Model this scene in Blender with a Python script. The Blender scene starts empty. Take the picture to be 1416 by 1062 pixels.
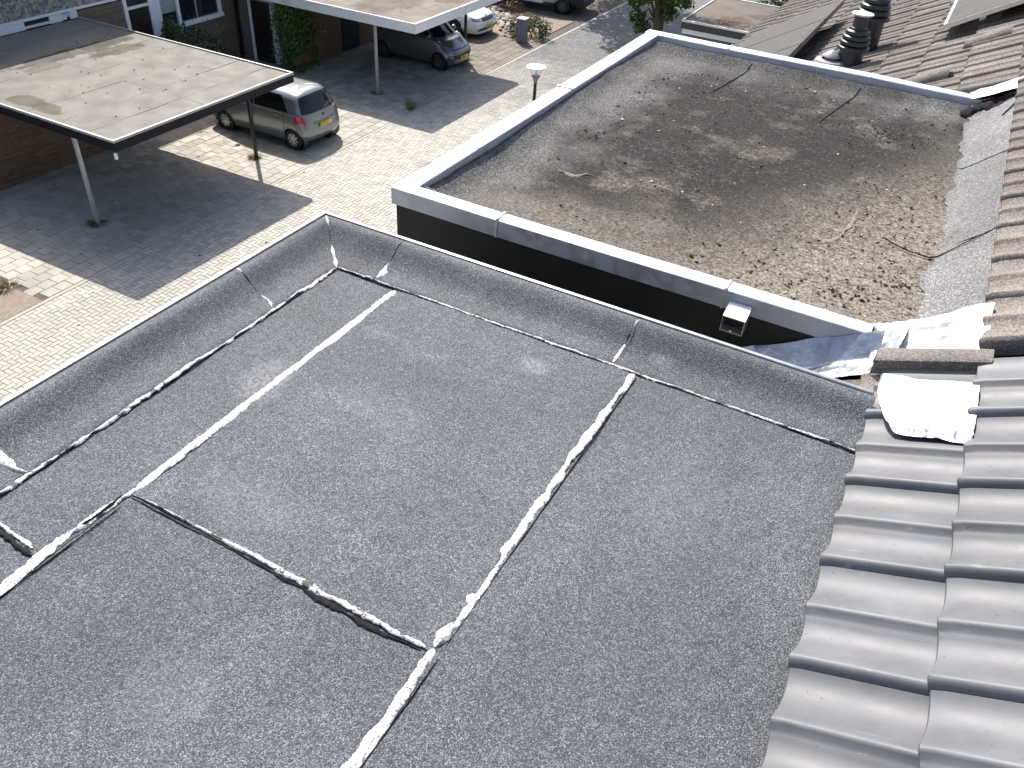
import bpy, bmesh, math, random
import numpy as np
from mathutils import Vector, Matrix, Quaternion
random.seed(7); RS = np.random.RandomState(11)
sc = bpy.context.scene
COL = sc.collection

# ------------------------------------------------------------------ camera
GZ = 9.4
cam_d = bpy.data.cameras.new('camera'); cam = bpy.data.objects.new('camera', cam_d); COL.objects.link(cam)
pitch, roll, yaw = -0.66739388, 0.07264517, -0.45179029
fwd = Vector((math.sin(yaw)*math.cos(pitch), math.cos(yaw)*math.cos(pitch), math.sin(pitch)))
rt = Vector((math.cos(yaw), -math.sin(yaw), 0)); up = rt.cross(fwd)
rt2 = math.cos(roll)*rt + math.sin(roll)*up; up2 = -math.sin(roll)*rt + math.cos(roll)*up
cam.matrix_world = Matrix(((rt2.x, up2.x, -fwd.x, 0), (rt2.y, up2.y, -fwd.y, 0), (rt2.z, up2.z, -fwd.z, GZ), (0, 0, 0, 1)))
cam_d.sensor_width = 36.0; cam_d.lens = 36.0*1130.87/1416.0
cam_d.clip_start = 0.05; cam_d.clip_end = 2000
sc.camera = cam

# ------------------------------------------------------------------ sky, sun, exposure
SUN_DIR = Vector((-0.60, 0.575, 1.0)).normalized()      # towards the sun
elev = math.asin(SUN_DIR.z); azim = math.atan2(SUN_DIR.x, SUN_DIR.y)
w = bpy.data.worlds.new('World'); sc.world = w; w.use_nodes = True
nt = w.node_tree
sky = nt.nodes.new('ShaderNodeTexSky'); sky.sky_type = 'NISHITA'; sky.sun_disc = False
sky.sun_elevation = elev; sky.sun_rotation = azim; sky.dust_density = 3.0; sky.air_density = 1.0; sky.ozone_density = 0.6
bg = nt.nodes['Background']; bg.inputs['Strength'].default_value = 0.14
nt.links.new(sky.outputs[0], bg.inputs[0])
sl = bpy.data.lights.new('sun', 'SUN'); sl.energy = 4.6; sl.angle = math.radians(0.53); sl.color = (1.0, 0.955, 0.89)
so = bpy.data.objects.new('sun', sl); COL.objects.link(so)
so.rotation_euler = (-SUN_DIR).to_track_quat('-Z', 'Y').to_euler(); so.location = (0, 0, 40)
sc.view_settings.view_transform = 'Standard'; sc.view_settings.look = 'None'
sc.view_settings.exposure = 0.66; sc.view_settings.gamma = 1.0; sc.view_settings.use_curve_mapping = False

# ------------------------------------------------------------------ numpy noise
_perm = RS.rand(256, 256)
def vnoise(x, y, s=1.0, o=0):
    x = np.asarray(x, float)*s + 17.3*o; y = np.asarray(y, float)*s + 9.7*o
    xi = np.floor(x).astype(int); yi = np.floor(y).astype(int); fx = x-xi; fy = y-yi
    fx = fx*fx*(3-2*fx); fy = fy*fy*(3-2*fy)
    g = lambda a, b: _perm[a % 256, b % 256]
    return ((g(xi, yi)*(1-fx)+g(xi+1, yi)*fx)*(1-fy) + (g(xi, yi+1)*(1-fx)+g(xi+1, yi+1)*fx)*fy)*2-1
def fnoise(x, y, s=1.0, o=0, n=4):
    r = 0; a = 1
    for k in range(n): r = r + a*vnoise(x, y, s*2**k, o+k*3); a *= .5
    return r

# ------------------------------------------------------------------ materials
def ramp(n, pts):
    cr = n.color_ramp
    while len(cr.elements) < len(pts): cr.elements.new(.5)
    for e, (p, c) in zip(cr.elements, pts):
        e.position = p; e.color = (c, c, c, 1) if not isinstance(c, tuple) else (*c, 1)
class NT:
    def __init__(s, name):
        s.m = bpy.data.materials.new(name); s.m.use_nodes = True; s.t = s.m.node_tree
        s.b = s.t.nodes['Principled BSDF']; s._p = None
    def n(s, ty, **kw):
        x = s.t.nodes.new(ty)
        for k, v in kw.items():
            if k.startswith('_'): setattr(x, k[1:], v)
            else: x.inputs[k].default_value = v
        return x
    def l(s, a, b): s.t.links.new(a, b)
    @property
    def pos(s):
        if not s._p: s._p = s.n('ShaderNodeNewGeometry').outputs['Position']
        return s._p
    def noise(s, scale, detail=4, rough=.55, vec=None, out='Fac'):
        x = s.n('ShaderNodeTexNoise', Scale=scale, Detail=detail, Roughness=rough); s.l(vec or s.pos, x.inputs['Vector']); return x.outputs[out]
    def voro(s, scale, out='Color', vec=None, feature='F1'):
        x = s.n('ShaderNodeTexVoronoi', Scale=scale); x.feature = feature; s.l(vec or s.pos, x.inputs['Vector']); return x.outputs[out]
    def ramp(s, fac, pts):
        x = s.n('ShaderNodeValToRGB'); ramp(x, pts); s.l(fac, x.inputs[0]); return x.outputs[0]
    def mix(s, fac, a, b, mode='MIX'):
        x = s.n('ShaderNodeMix', _data_type='RGBA', _blend_type=mode)
        for v, i in ((fac, 0), (a, 6), (b, 7)):
            if hasattr(v, 'links') or isinstance(v, bpy.types.NodeSocket): s.l(v, x.inputs[i])
            else: x.inputs[i].default_value = v if i == 0 else ((v, v, v, 1) if not isinstance(v, tuple) else (*v, 1))
        return x.outputs[2]
    def math(s, op, a, b=0.0, clamp=False):
        x = s.n('ShaderNodeMath', _operation=op, _use_clamp=clamp)
        for v, i in ((a, 0), (b, 1)):
            if isinstance(v, bpy.types.NodeSocket): s.l(v, x.inputs[i])
            else: x.inputs[i].default_value = v
        return x.outputs[0]
    def mapr(s, v, a, b, c=0, d=1, smooth=True):
        x = s.n('ShaderNodeMapRange', _interpolation_type='SMOOTHSTEP' if smooth else 'LINEAR')
        s.l(v, x.inputs[0])
        for i, q in enumerate((a, b, c, d)): x.inputs[i+1].default_value = q
        return x.outputs[0]
    def xyz(s):
        x = s.n('ShaderNodeSeparateXYZ'); s.l(s.pos, x.inputs[0]); return x.outputs
    def bump(s, h, strength=.5, dist=.01):
        x = s.n('ShaderNodeBump', Strength=strength, Distance=dist); s.l(h, x.inputs['Height']); s.l(x.outputs[0], s.b.inputs['Normal'])
    def set(s, **kw):
        for k, v in kw.items():
            k = k.replace('_', ' ')
            if isinstance(v, bpy.types.NodeSocket): s.l(v, s.b.inputs[k])
            else: s.b.inputs[k].default_value = (*v, 1) if isinstance(v, tuple) else v
        return s.m
def simple(name, col, rough=.6, metal=0.0, var=.15, vs=6.0, bump=0, bs=60, rnd=0.0, spec=.5):
    """one material with blotchy variation, optional per-object random brightness and fine relief"""
    q = NT(name)
    lo = tuple(c*(1-var) for c in col); hi = tuple(min(1, c*(1+var)) for c in col)
    c = q.ramp(q.noise(vs, 5, .6), [(.3, lo), (.7, hi)])
    if rnd:
        oi = q.n('ShaderNodeObjectInfo').outputs['Random']
        c = q.mix(1.0, c, q.ramp(oi, [(0, 1-rnd), (1, 1+rnd)]), 'MULTIPLY')
    if bump: q.bump(q.noise(bs, 3), bump, .01)
    r2 = q.mapr(q.noise(vs*2.3, 3), .3, .7, max(.02, rough-.08), min(1, rough+.08))
    return q.set(Base_Color=c, Roughness=r2, Metallic=metal, Specular_IOR_Level=spec)

SCUFFS = [(-.83, 1.86, .07, .05, .55), (-1.47, 1.37, .10, .12, .45), (-.50, 2.09, .05, .03, .55), (-1.08, 1.43, .16, .10, .20), (-1.18, .98, .20, .10, .22), (-.25, 1.55, .16, .22, .14), (-.95, .50, .14, .12, .18)]
def granule(name, lo, hi, tint=(1, 1, 1), scale=420, dirt=False):
    q = NT(name)
    v = q.voro(scale); sep = q.n('ShaderNodeSeparateColor'); q.l(v, sep.inputs[0]); r = sep.outputs[0]
    m = (lo+hi)/2
    t = lambda k: tuple(k*x for x in tint)
    sp = q.ramp(r, [(0, t(lo*.75)), (.3, t(m*.70)), (.6, t(m*1.05)), (.85, t(hi*1.12)), (1, t(hi*1.75))])
    big = q.ramp(q.noise(1.7, 6, .6), [(.3, .78), (.7, 1.2)])
    mid = q.ramp(q.noise(38, 5, .65), [(.3, .88), (.7, 1.13)])
    c = q.mix(1.0, sp, big, 'MULTIPLY'); c = q.mix(1.0, c, mid, 'MULTIPLY')
    rough = .62
    if not dirt:
        xs_, ys_ = q.xyz()[0:2]; mk = q.noise(70, 5, .8)
        for (sx, sy, rx, ry, a) in SCUFFS:
            dx = q.math('DIVIDE', q.math('SUBTRACT', xs_, sx), rx); dy = q.math('DIVIDE', q.math('SUBTRACT', ys_, sy), ry)
            d = q.math('SQRT', q.math('ADD', q.math('MULTIPLY', dx, dx), q.math('MULTIPLY', dy, dy)))
            d = q.math('ADD', d, q.math('MULTIPLY', q.math('SUBTRACT', q.noise(16, 5, .7), .5), 1.6))
            f = q.math('MULTIPLY', q.mapr(d, 1.1, .3, 0, a), q.mapr(mk, .42, .62, .15, 1))
            c = q.mix(f, c, (.36, .36, .37))
        oi = q.n('ShaderNodeObjectInfo').outputs['Random']
        c = q.mix(1.0, c, q.ramp(oi, [(0, .94), (1, 1.06)]), 'MULTIPLY')
        wob0 = q.noise(4.5, 6, .68)
        c = q.mix(1.0, c, q.ramp(wob0, [(.30, .84), (.42, 1.0), (.60, 1.0), (.72, 1.38)]), 'MULTIPLY')      # worn and scuffed spots
        x0, y0, z0 = q.xyz()[0:3]
        sv = q.n('ShaderNodeCombineXYZ'); q.l(q.math('MULTIPLY', x0, 7.0), sv.inputs[0]); q.l(q.math('MULTIPLY', y0, .9), sv.inputs[1])
        c = q.mix(1.0, c, q.ramp(q.noise(1.0, 5, .6, sv.outputs[0]), [(.3, .92), (.7, 1.09)]), 'MULTIPLY')     # roll-length streaks
    if dirt:
        x, y, z = q.xyz()[0:3]
        wob = q.noise(2.3, 6, .65); wb = q.math('MULTIPLY', q.math('SUBTRACT', wob, .5), 1.1)
        xx = q.math('ADD', x, wb); yy = q.math('ADD', y, wb)
        # washed clean margins along the kerbs; dark moss in the middle, sand settled in the low end near the tiles
        inner = q.math('MULTIPLY', q.mapr(xx, -1.85, -1.35), q.math('MULTIPLY', q.mapr(yy, 5.75, 5.05), q.mapr(x, .30, .16)))
        fine = q.noise(62, 6, .8); fine2 = q.noise(34, 6, .8)
        black = q.ramp(fine, [(.44, (.004, .0033, .003)), (.53, (.010, .0085, .0075)), (.60, (.045, .038, .033)), (.67, (.22, .20, .178)), (.75, (.58, .55, .51))])
        sand = q.ramp(q.noise(75, 6, .8), [(.38, (.012, .0095, .007)), (.45, (.14, .117, .094)), (.56, (.275, .24, .197)), (.70, (.52, .475, .41))])
        diag = q.math('ADD', xx, q.math('MULTIPLY', yy, -.55))
        ms = q.math('MULTIPLY', q.mapr(diag, -2.85, -1.85), q.mapr(fine2, .34, .54, .1, 1))
        pm_ = q.math('MULTIPLY', q.mapr(q.noise(2.7, 6, .65), .52, .66), q.mapr(fine2, .40, .56, .05, .55))
        ms = q.math('MAXIMUM', ms, pm_)
        near = q.math('MULTIPLY', q.mapr(yy, 3.45, 2.9), .55)
        ms = q.math('MAXIMUM', ms, near)
        d = q.mix(ms, black, sand)
        gr = q.mapr(q.noise(3.7, 6, .7), .56, .68, 0, .38); d = q.mix(gr, d, c)
        amt = q.math('MULTIPLY', inner, q.mapr(fine2, .28, .5, .68, 1.0))
        c = q.mix(amt, c, d); rough = .9
    d2 = q.voro(scale, 'Distance')
    h = q.math('ADD', q.math('MULTIPLY', d2, -.8), q.math('MULTIPLY', r, .8))
    q.bump(h, .55, .004)
    return q.set(Base_Color=c, Roughness=rough, Specular_IOR_Level=.35)

M = {}
M['granule'] = granule('slate_granule_bitumen', .044, .154, (.915, .985, 1.10))
M['granule_b'] = granule('slate_granule_bitumen_strip', .044, .156, (.915, .985, 1.10))
M['granule_far'] = granule('weathered_bitumen_with_dirt', .06, .17, (1, .985, .96), 210, True)
M['granule_clean'] = granule('pale_bitumen_upstand', .09, .20, (1, 1, 1.02), 210)
def bead_mat(nm='smooth_bitumen_bead', torn=0):
    q = NT(nm)
    n = q.noise(170, 4, .7); n2 = q.noise(45, 4)
    c = q.ramp(n, [(.36, (.05, .05, .052)), (.43, (.30, .30, .30)), (.50, (.60, .60, .59)), (.7, (.68, .68, .67))])
    if torn: c = q.mix(q.mapr(q.noise(24, 5, .7), torn, torn+.08), c, (.020, .020, .022))
    q.bump(q.math('ADD', q.math('MULTIPLY', n, .6), q.noise(75, 5, .7)), .6, .005)
    return q.set(Base_Color=c, Roughness=q.mapr(n2, .3, .7, .34, .55), Specular_IOR_Level=.6)
M['bead'] = bead_mat(); M['bead_torn'] = bead_mat('torn_bitumen_bead', .52)
M['bead_dark'] = simple('black_bitumen_and_seam_shade', (.013, .013, .015), .75, 0, .3, 60, .5, 160, spec=.15)  # black bitumen, also the shadow lines painted along the roof seams
M['alu'] = simple('aluminium_trim', (.62, .62, .61), .34, .85, .08, 14)
M['zinc'] = simple('zinc_coping', (.56, .60, .67), .50, .92, .08, 9, .06, 30)
M['lead'] = simple('crumpled_aluminium_flashing', (.52, .53, .55), .50, .55, .16, 22, .3, 45)
M['lead_dull'] = simple('dull_lead_flashing', (.34, .36, .40), .36, .8, .2, 14, .4, 30)
M['cheek'] = simple('black_cheek_cladding', (.012, .010, .009), .5, 0, .2, 3)
def grey_tile():
    q = NT('smooth_grey_concrete_tile')
    c = q.ramp(q.noise(7, 6, .65), [(.3, (.100, .103, .112)), (.5, (.126, .129, .138)), (.7, (.150, .152, .160))])
    oi = q.n('ShaderNodeObjectInfo').outputs['Random']
    c = q.mix(1.0, c, q.ramp(oi, [(0, .90), (1, 1.10)]), 'MULTIPLY')
    x0, y0, z0 = q.xyz()[0:3]
    sv = q.n('ShaderNodeCombineXYZ'); q.l(q.math('MULTIPLY', x0, 9.0), sv.inputs[0]); q.l(q.math('MULTIPLY', y0, 42.0), sv.inputs[1])
    sm = q.noise(1.0, 4, .6, sv.outputs[0]); c = q.mix(q.mapr(sm, .64, .74, 0, .45), c, (.36, .35, .33))      # pale rub marks along the slope
    sp = q.noise(85, 3, .6); c = q.mix(q.mapr(sp, .69, .72, 0, .8), c, (.035, .033, .03))                       # specks of grime
    c = q.mix(q.mapr(q.noise(3.0, 6, .7), .52, .72, 0, .30), c, (.16, .155, .148))
    q.bump(q.noise(240, 4, .7), .10, .002)
    return q.set(Base_Color=c, Roughness=q.mapr(q.noise(14, 5, .65), .3, .7, .48, .56), Specular_IOR_Level=.4)
M['tile_grey'] = grey_tile()
def brown_tile():
    q = NT('rough_brown_concrete_tile')
    a = q.noise(140, 4, .75); b = q.noise(5, 5, .6)
    c = q.ramp(a, [(.3, (.066, .058, .052)), (.52, (.185, .166, .15)), (.72, (.39, .362, .33))])
    c = q.mix(1.0, c, q.ramp(b, [(.3, (.72, .70, .68)), (.7, (1.15, 1.12, 1.1))]), 'MULTIPLY')
    oi = q.n('ShaderNodeObjectInfo').outputs['Random']
    c = q.mix(1.0, c, q.ramp(oi, [(0, .84), (1, 1.16)]), 'MULTIPLY')
    lich = q.mapr(q.noise(34, 5, .7), .66, .72); c = q.mix(q.math('MULTIPLY', lich, .7), c, (.46, .46, .40))
    q.bump(a, .7, .004)
    return q.set(Base_Color=c, Roughness=.85)
M['tile_brown'] = brown_tile()
M['under'] = simple('roof_underlay', (.03, .028, .026), .9)
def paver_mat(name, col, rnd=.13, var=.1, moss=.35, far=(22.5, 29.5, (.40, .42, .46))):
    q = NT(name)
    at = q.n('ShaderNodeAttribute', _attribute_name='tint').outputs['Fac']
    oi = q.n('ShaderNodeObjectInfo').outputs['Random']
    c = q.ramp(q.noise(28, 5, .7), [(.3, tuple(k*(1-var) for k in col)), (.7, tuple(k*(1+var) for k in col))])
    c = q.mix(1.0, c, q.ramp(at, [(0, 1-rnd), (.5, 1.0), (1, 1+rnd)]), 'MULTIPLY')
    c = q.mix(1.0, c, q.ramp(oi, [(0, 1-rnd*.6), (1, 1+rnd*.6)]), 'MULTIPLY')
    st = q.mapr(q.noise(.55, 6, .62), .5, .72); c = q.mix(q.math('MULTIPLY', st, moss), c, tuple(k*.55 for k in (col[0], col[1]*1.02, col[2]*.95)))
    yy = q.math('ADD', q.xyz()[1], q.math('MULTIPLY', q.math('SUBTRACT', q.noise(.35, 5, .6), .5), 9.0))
    c = q.mix(q.mapr(yy, far[0], far[1], 0, 1), c, q.mix(1.0, c, far[2], 'MULTIPLY'))      # paving colour turns darker and greyer further along
    q.bump(q.noise(160, 4, .7), .25, .003)
    return q.set(Base_Color=c, Roughness=.82)
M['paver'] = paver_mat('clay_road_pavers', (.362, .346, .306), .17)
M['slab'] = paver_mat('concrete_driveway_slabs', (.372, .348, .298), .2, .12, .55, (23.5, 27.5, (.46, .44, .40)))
M['joint'] = simple('sand_joints', (.095, .083, .066), .95, 0, .3, 20, .4, 90)
M['soil'] = simple('bare_reddish_sand', (.225, .185, .145), .95, 0, .2, 8, .5, 70)
M['kerb'] = simple('concrete_edging', (.40, .37, .32), .85, 0, .15, 12, .2, 90)
M['ground'] = simple('distant_ground', (.20, .19, .165), .95, 0, .2, .6)
def deck_mat(name, col, stains):
    q = NT(name)
    c = q.ramp(q.noise(1.3, 6, .6), [(.3, tuple(k*.86 for k in col)), (.7, tuple(k*1.1 for k in col))])
    c = q.mix(1.0, c, q.ramp(q.noise(60, 5, .7), [(.3, .86), (.7, 1.12)]), 'MULTIPLY')
    oi = q.n('ShaderNodeObjectInfo').outputs['Random']
    c = q.mix(1.0, c, q.ramp(oi, [(0, .93), (1, 1.05)]), 'MULTIPLY')
    x, y, z = q.xyz()[0:3]
    for (sx, sy, rx, ry, colr, a) in stains:
        dx = q.math('DIVIDE', q.math('SUBTRACT', x, sx), rx); dy = q.math('DIVIDE', q.math('SUBTRACT', y, sy), ry)
        d = q.math('SQRT', q.math('ADD', q.math('MULTIPLY', dx, dx), q.math('MULTIPLY', dy, dy)))
        d = q.math('ADD', d, q.math('MULTIPLY', q.math('SUBTRACT', q.noise(2.6, 6, .65), .5), 1.5))
        c = q.mix(q.mapr(d, 1.05, .8, 0, a), c, colr)
    q.bump(q.noise(60, 4, .7), .15, .004)
    return q.set(Base_Color=c, Roughness=q.mapr(q.noise(2.0, 4), .35, .65, .62, .8), Specular_IOR_Level=.22)
M['deck'] = deck_mat('pale_carport_roofing', (.175, .165, .145), [(-17.75, 10.95, .55, .28, (.060, .052, .034), .85), (-17.0, 10.92, .45, .26, (.075, .065, .042), .9), (-19.75, 13.9, .35, 1.9, (.045, .037, .028), .85), (-19.1, 14.6, .35, .8, (.05, .042, .03), .85), (-19.3, 12.6, .3, .55, (.09, .075, .055), .7)])
M['deck2'] = deck_mat('mossy_carport_roofing', (.175, .150, .126), [(-16.6, 23.5, 1.0, 2.2, (.085, .062, .046), .65), (-18.6, 22.6, 1.2, .6, (.20, .18, .11), .5), (-15.3, 25.2, .7, 1.2, (.09, .067, .05), .65)])
M['deck3'] = deck_mat('rusty_stained_garage_roofing', (.125, .108, .092), [(-6.8, 28.9, .55, .8, (.085, .045, .03), .85), (-6.2, 30.0, .5, .5, (.09, .05, .035), .8), (-7.6, 30.4, .4, .4, (.12, .09, .07), .6)])
M['deck_trim'] = simple('grey_roof_trim', (.36, .37, .35), .5, .2, .1, 8)
M['soffit'] = simple('dark_soffit_boards', (.045, .040, .036), .8)
M['lap'] = simple('roofing_lap', (.145, .137, .12), .7, 0, .2, 8)
M['navy'] = simple('dark_navy_fascia', (.009, .010, .018), .55, 0, .2, 4, spec=.2)
M['white'] = simple('white_paint', (.76, .77, .77), .42, 0, .06, 3)
M['white_blue'] = simple('pale_blue_white_panel', (.55, .62, .70), .5, 0, .06, 3)
M['post_grey'] = simple('galvanised_post', (.48, .49, .50), .45, .5, .1, 10)
M['post_black'] = simple('black_steel_post', (.02, .02, .022), .4, .2, .2, 10)
def brickm(name, c1, c2, mort):
    q = NT(name)
    m = q.n('ShaderNodeMapping'); m.inputs['Rotation'].default_value = (math.pi/2, 0, math.pi/2)
    b = q.n('ShaderNodeTexBrick', Scale=1.0); q.l(q.pos, m.inputs[0]); q.l(m.outputs[0], b.inputs['Vector'])
    b.inputs['Color1'].default_value = (*c1, 1); b.inputs['Color2'].default_value = (*c2, 1); b.inputs['Mortar'].default_value = (*mort, 1)
    b.inputs['Brick Width'].default_value = .22; b.inputs['Row Height'].default_value = .0625; b.inputs['Mortar Size'].default_value = .006
    c = q.mix(1.0, b.outputs['Color'], q.ramp(q.noise(7, 5), [(.3, .8), (.7, 1.15)]), 'MULTIPLY')
    q.bump(b.outputs['Fac'], -.5, .01)
    return q.set(Base_Color=c, Roughness=.9)
M['brick_pale'] = brickm('pale_brick_facade', (.17, .135, .105), (.13, .105, .08), (.14, .125, .11))
M['brick'] = simple('brown_brick', (.16, .105, .070), .9, 0, .25, 30, .3, 120, .2)
M['mortar'] = simple('mortar', (.15, .135, .115), .95, 0, .2, 20)
def pebble():
    q = NT('exposed_aggregate_panel')
    v = q.voro(16); sep = q.n('ShaderNodeSeparateColor'); q.l(v, sep.inputs[0])
    c = q.ramp(sep.outputs[0], [(0, (.13, .12, .10)), (.5, (.25, .235, .205)), (1, (.44, .42, .38))])
    q.bump(q.voro(16, 'Distance'), -.8, .03)
    return q.set(Base_Color=c, Roughness=.9)
M['pebble'] = pebble()
def glass(name, tint, rough=.03, spec=.9):
    q = NT(name)
    return q.set(Base_Color=tint, Roughness=rough, Specular_IOR_Level=spec)
M['glass'] = glass('dark_window_glass', (.016, .019, .023))
M['carglass'] = glass('tinted_car_glass', (.006, .009, .010), .02, .5)
M['curtain'] = simple('grey_net_curtain', (.30, .32, .34), .8, 0, .1, 10)
M['door_dark'] = simple('dark_brown_door', (.018, .010, .010), .45, 0, .2, 5)
M['door_navy'] = simple('dark_blue_door', (.014, .022, .040), .45, 0, .2, 5)
def leafm(name, c1, c2):
    q = NT(name)
    at = q.n('ShaderNodeAttribute', _attribute_name='tint').outputs['Fac']
    c = q.ramp(at, [(0, c1), (1, c2)])
    tr = q.n('ShaderNodeBsdfTranslucent'); q.l(c, tr.inputs[0])
    mx = q.n('ShaderNodeMixShader'); mx.inputs[0].default_value = .25
    q.set(Base_Color=c, Roughness=.5, Specular_IOR_Level=.4)
    out = q.t.nodes['Material Output']
    q.l(q.b.outputs[0], mx.inputs[1]); q.l(tr.outputs[0], mx.inputs[2]); q.l(mx.outputs[0], out.inputs[0])
    return q.m
M['ivy'] = leafm('ivy_leaves', (.024, .058, .014), (.14, .235, .05))
M['leaf'] = leafm('tree_leaves', (.022, .050, .011), (.10, .165, .035))
M['shrub'] = leafm('shrub_leaves', (.018, .040, .014), (.10, .13, .06))
M['weed'] = leafm('dry_weeds', (.14, .12, .06), (.32, .28, .16))
M['heather'] = leafm('brown_heather', (.055, .040, .025), (.14, .11, .065))
M['flower'] = leafm('flower_heads', (.35, .30, .26), (.55, .48, .44))
M['bark'] = simple('tree_bark', (.085, .070, .055), .95, 0, .35, 14, .8, 40)
def carpaint(name, col, metal=.6, rough=.30):
    q = NT(name)
    f = q.n('ShaderNodeTexNoise', Scale=900.0)
    c = q.ramp(q.noise(1.6, 4), [(.3, tuple(k*.93 for k in col)), (.7, tuple(min(1, k*1.05) for k in col))])
    return q.set(Base_Color=c, Roughness=rough, Metallic=metal, Coat_Weight=.6, Coat_Roughness=.06)
M['paint_grey'] = carpaint('silver_grey_car_paint', (.22, .235, .247), .6)
M['paint_grey2'] = carpaint('mid_grey_car_paint', (.20, .215, .23), .7)
M['paint_white'] = carpaint('white_car_paint', (.78, .79, .80), 0, .28)
M['tyre'] = simple('tyre_rubber', (.016, .016, .017), .8)
M['rim'] = simple('alloy_rim', (.50, .51, .52), .35, .7, .08)
M['rim_dark'] = simple('dark_steel_rim', (.10, .10, .105), .45, .5, .1)
M['plastic'] = simple('black_plastic', (.018, .018, .02), .55)
M['chrome'] = simple('chrome', (.75, .75, .76), .15, 1.0, .03)
def lens(name, col, rough=.12): return NT(name).set(Base_Color=col, Roughness=rough, Coat_Weight=.8, Coat_Roughness=.03)
M['tail'] = lens('red_tail_light', (.42, .018, .02))
M['head'] = lens('clear_headlight', (.16, .175, .19), .08)
M['plate'] = simple('yellow_plate', (.80, .55, .03), .4, 0, .03)
M['blue'] = simple('blue_band', (.02, .06, .35), .4)
M['solar'] = simple('grey_panel_face', (.075, .074, .070), .6, 0, .06, 4, spec=.15)
M['vent'] = simple('black_vent_plastic', (.035, .037, .042), .42, 0, .15, 12)
M['vent_grey'] = simple('grey_vent_cowl', (.26, .26, .275), .5, 0, .1, 12)
M['white_cap'] = simple('pale_cap', (.70, .70, .70), .4, 0, .05, 12)
M['bollard'] = simple('grey_bollard', (.16, .178, .205), .6, 0, .12, 8)
M['stone'] = simple('broken_stone', (.36, .335, .28), .9, 0, .3, 9, .4, 40, .25)
M['mud'] = simple('dried_pale_mud', (.20, .172, .14), .95, 0, .35, 60, .6, 90)
M['crumb'] = simple('dark_crumbs', (.035, .028, .022), .95, 0, .4, 40)
M['pale_crumb'] = simple('pale_chips', (.50, .47, .42), .9, 0, .3, 40)
M['green_fascia'] = simple('dark_green_grey_fascia', (.030, .042, .045), .45, 0, .15, 5)
M['wood'] = simple('weathered_board', (.30, .24, .17), .8, 0, .2, 9)
def clear_glass():
    q = NT('clear_lamp_glass')
    return q.set(Base_Color=(.95, .96, .96), Roughness=.04, Transmission_Weight=.92, IOR=1.12)
M['lamp_glass'] = clear_glass()

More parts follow.
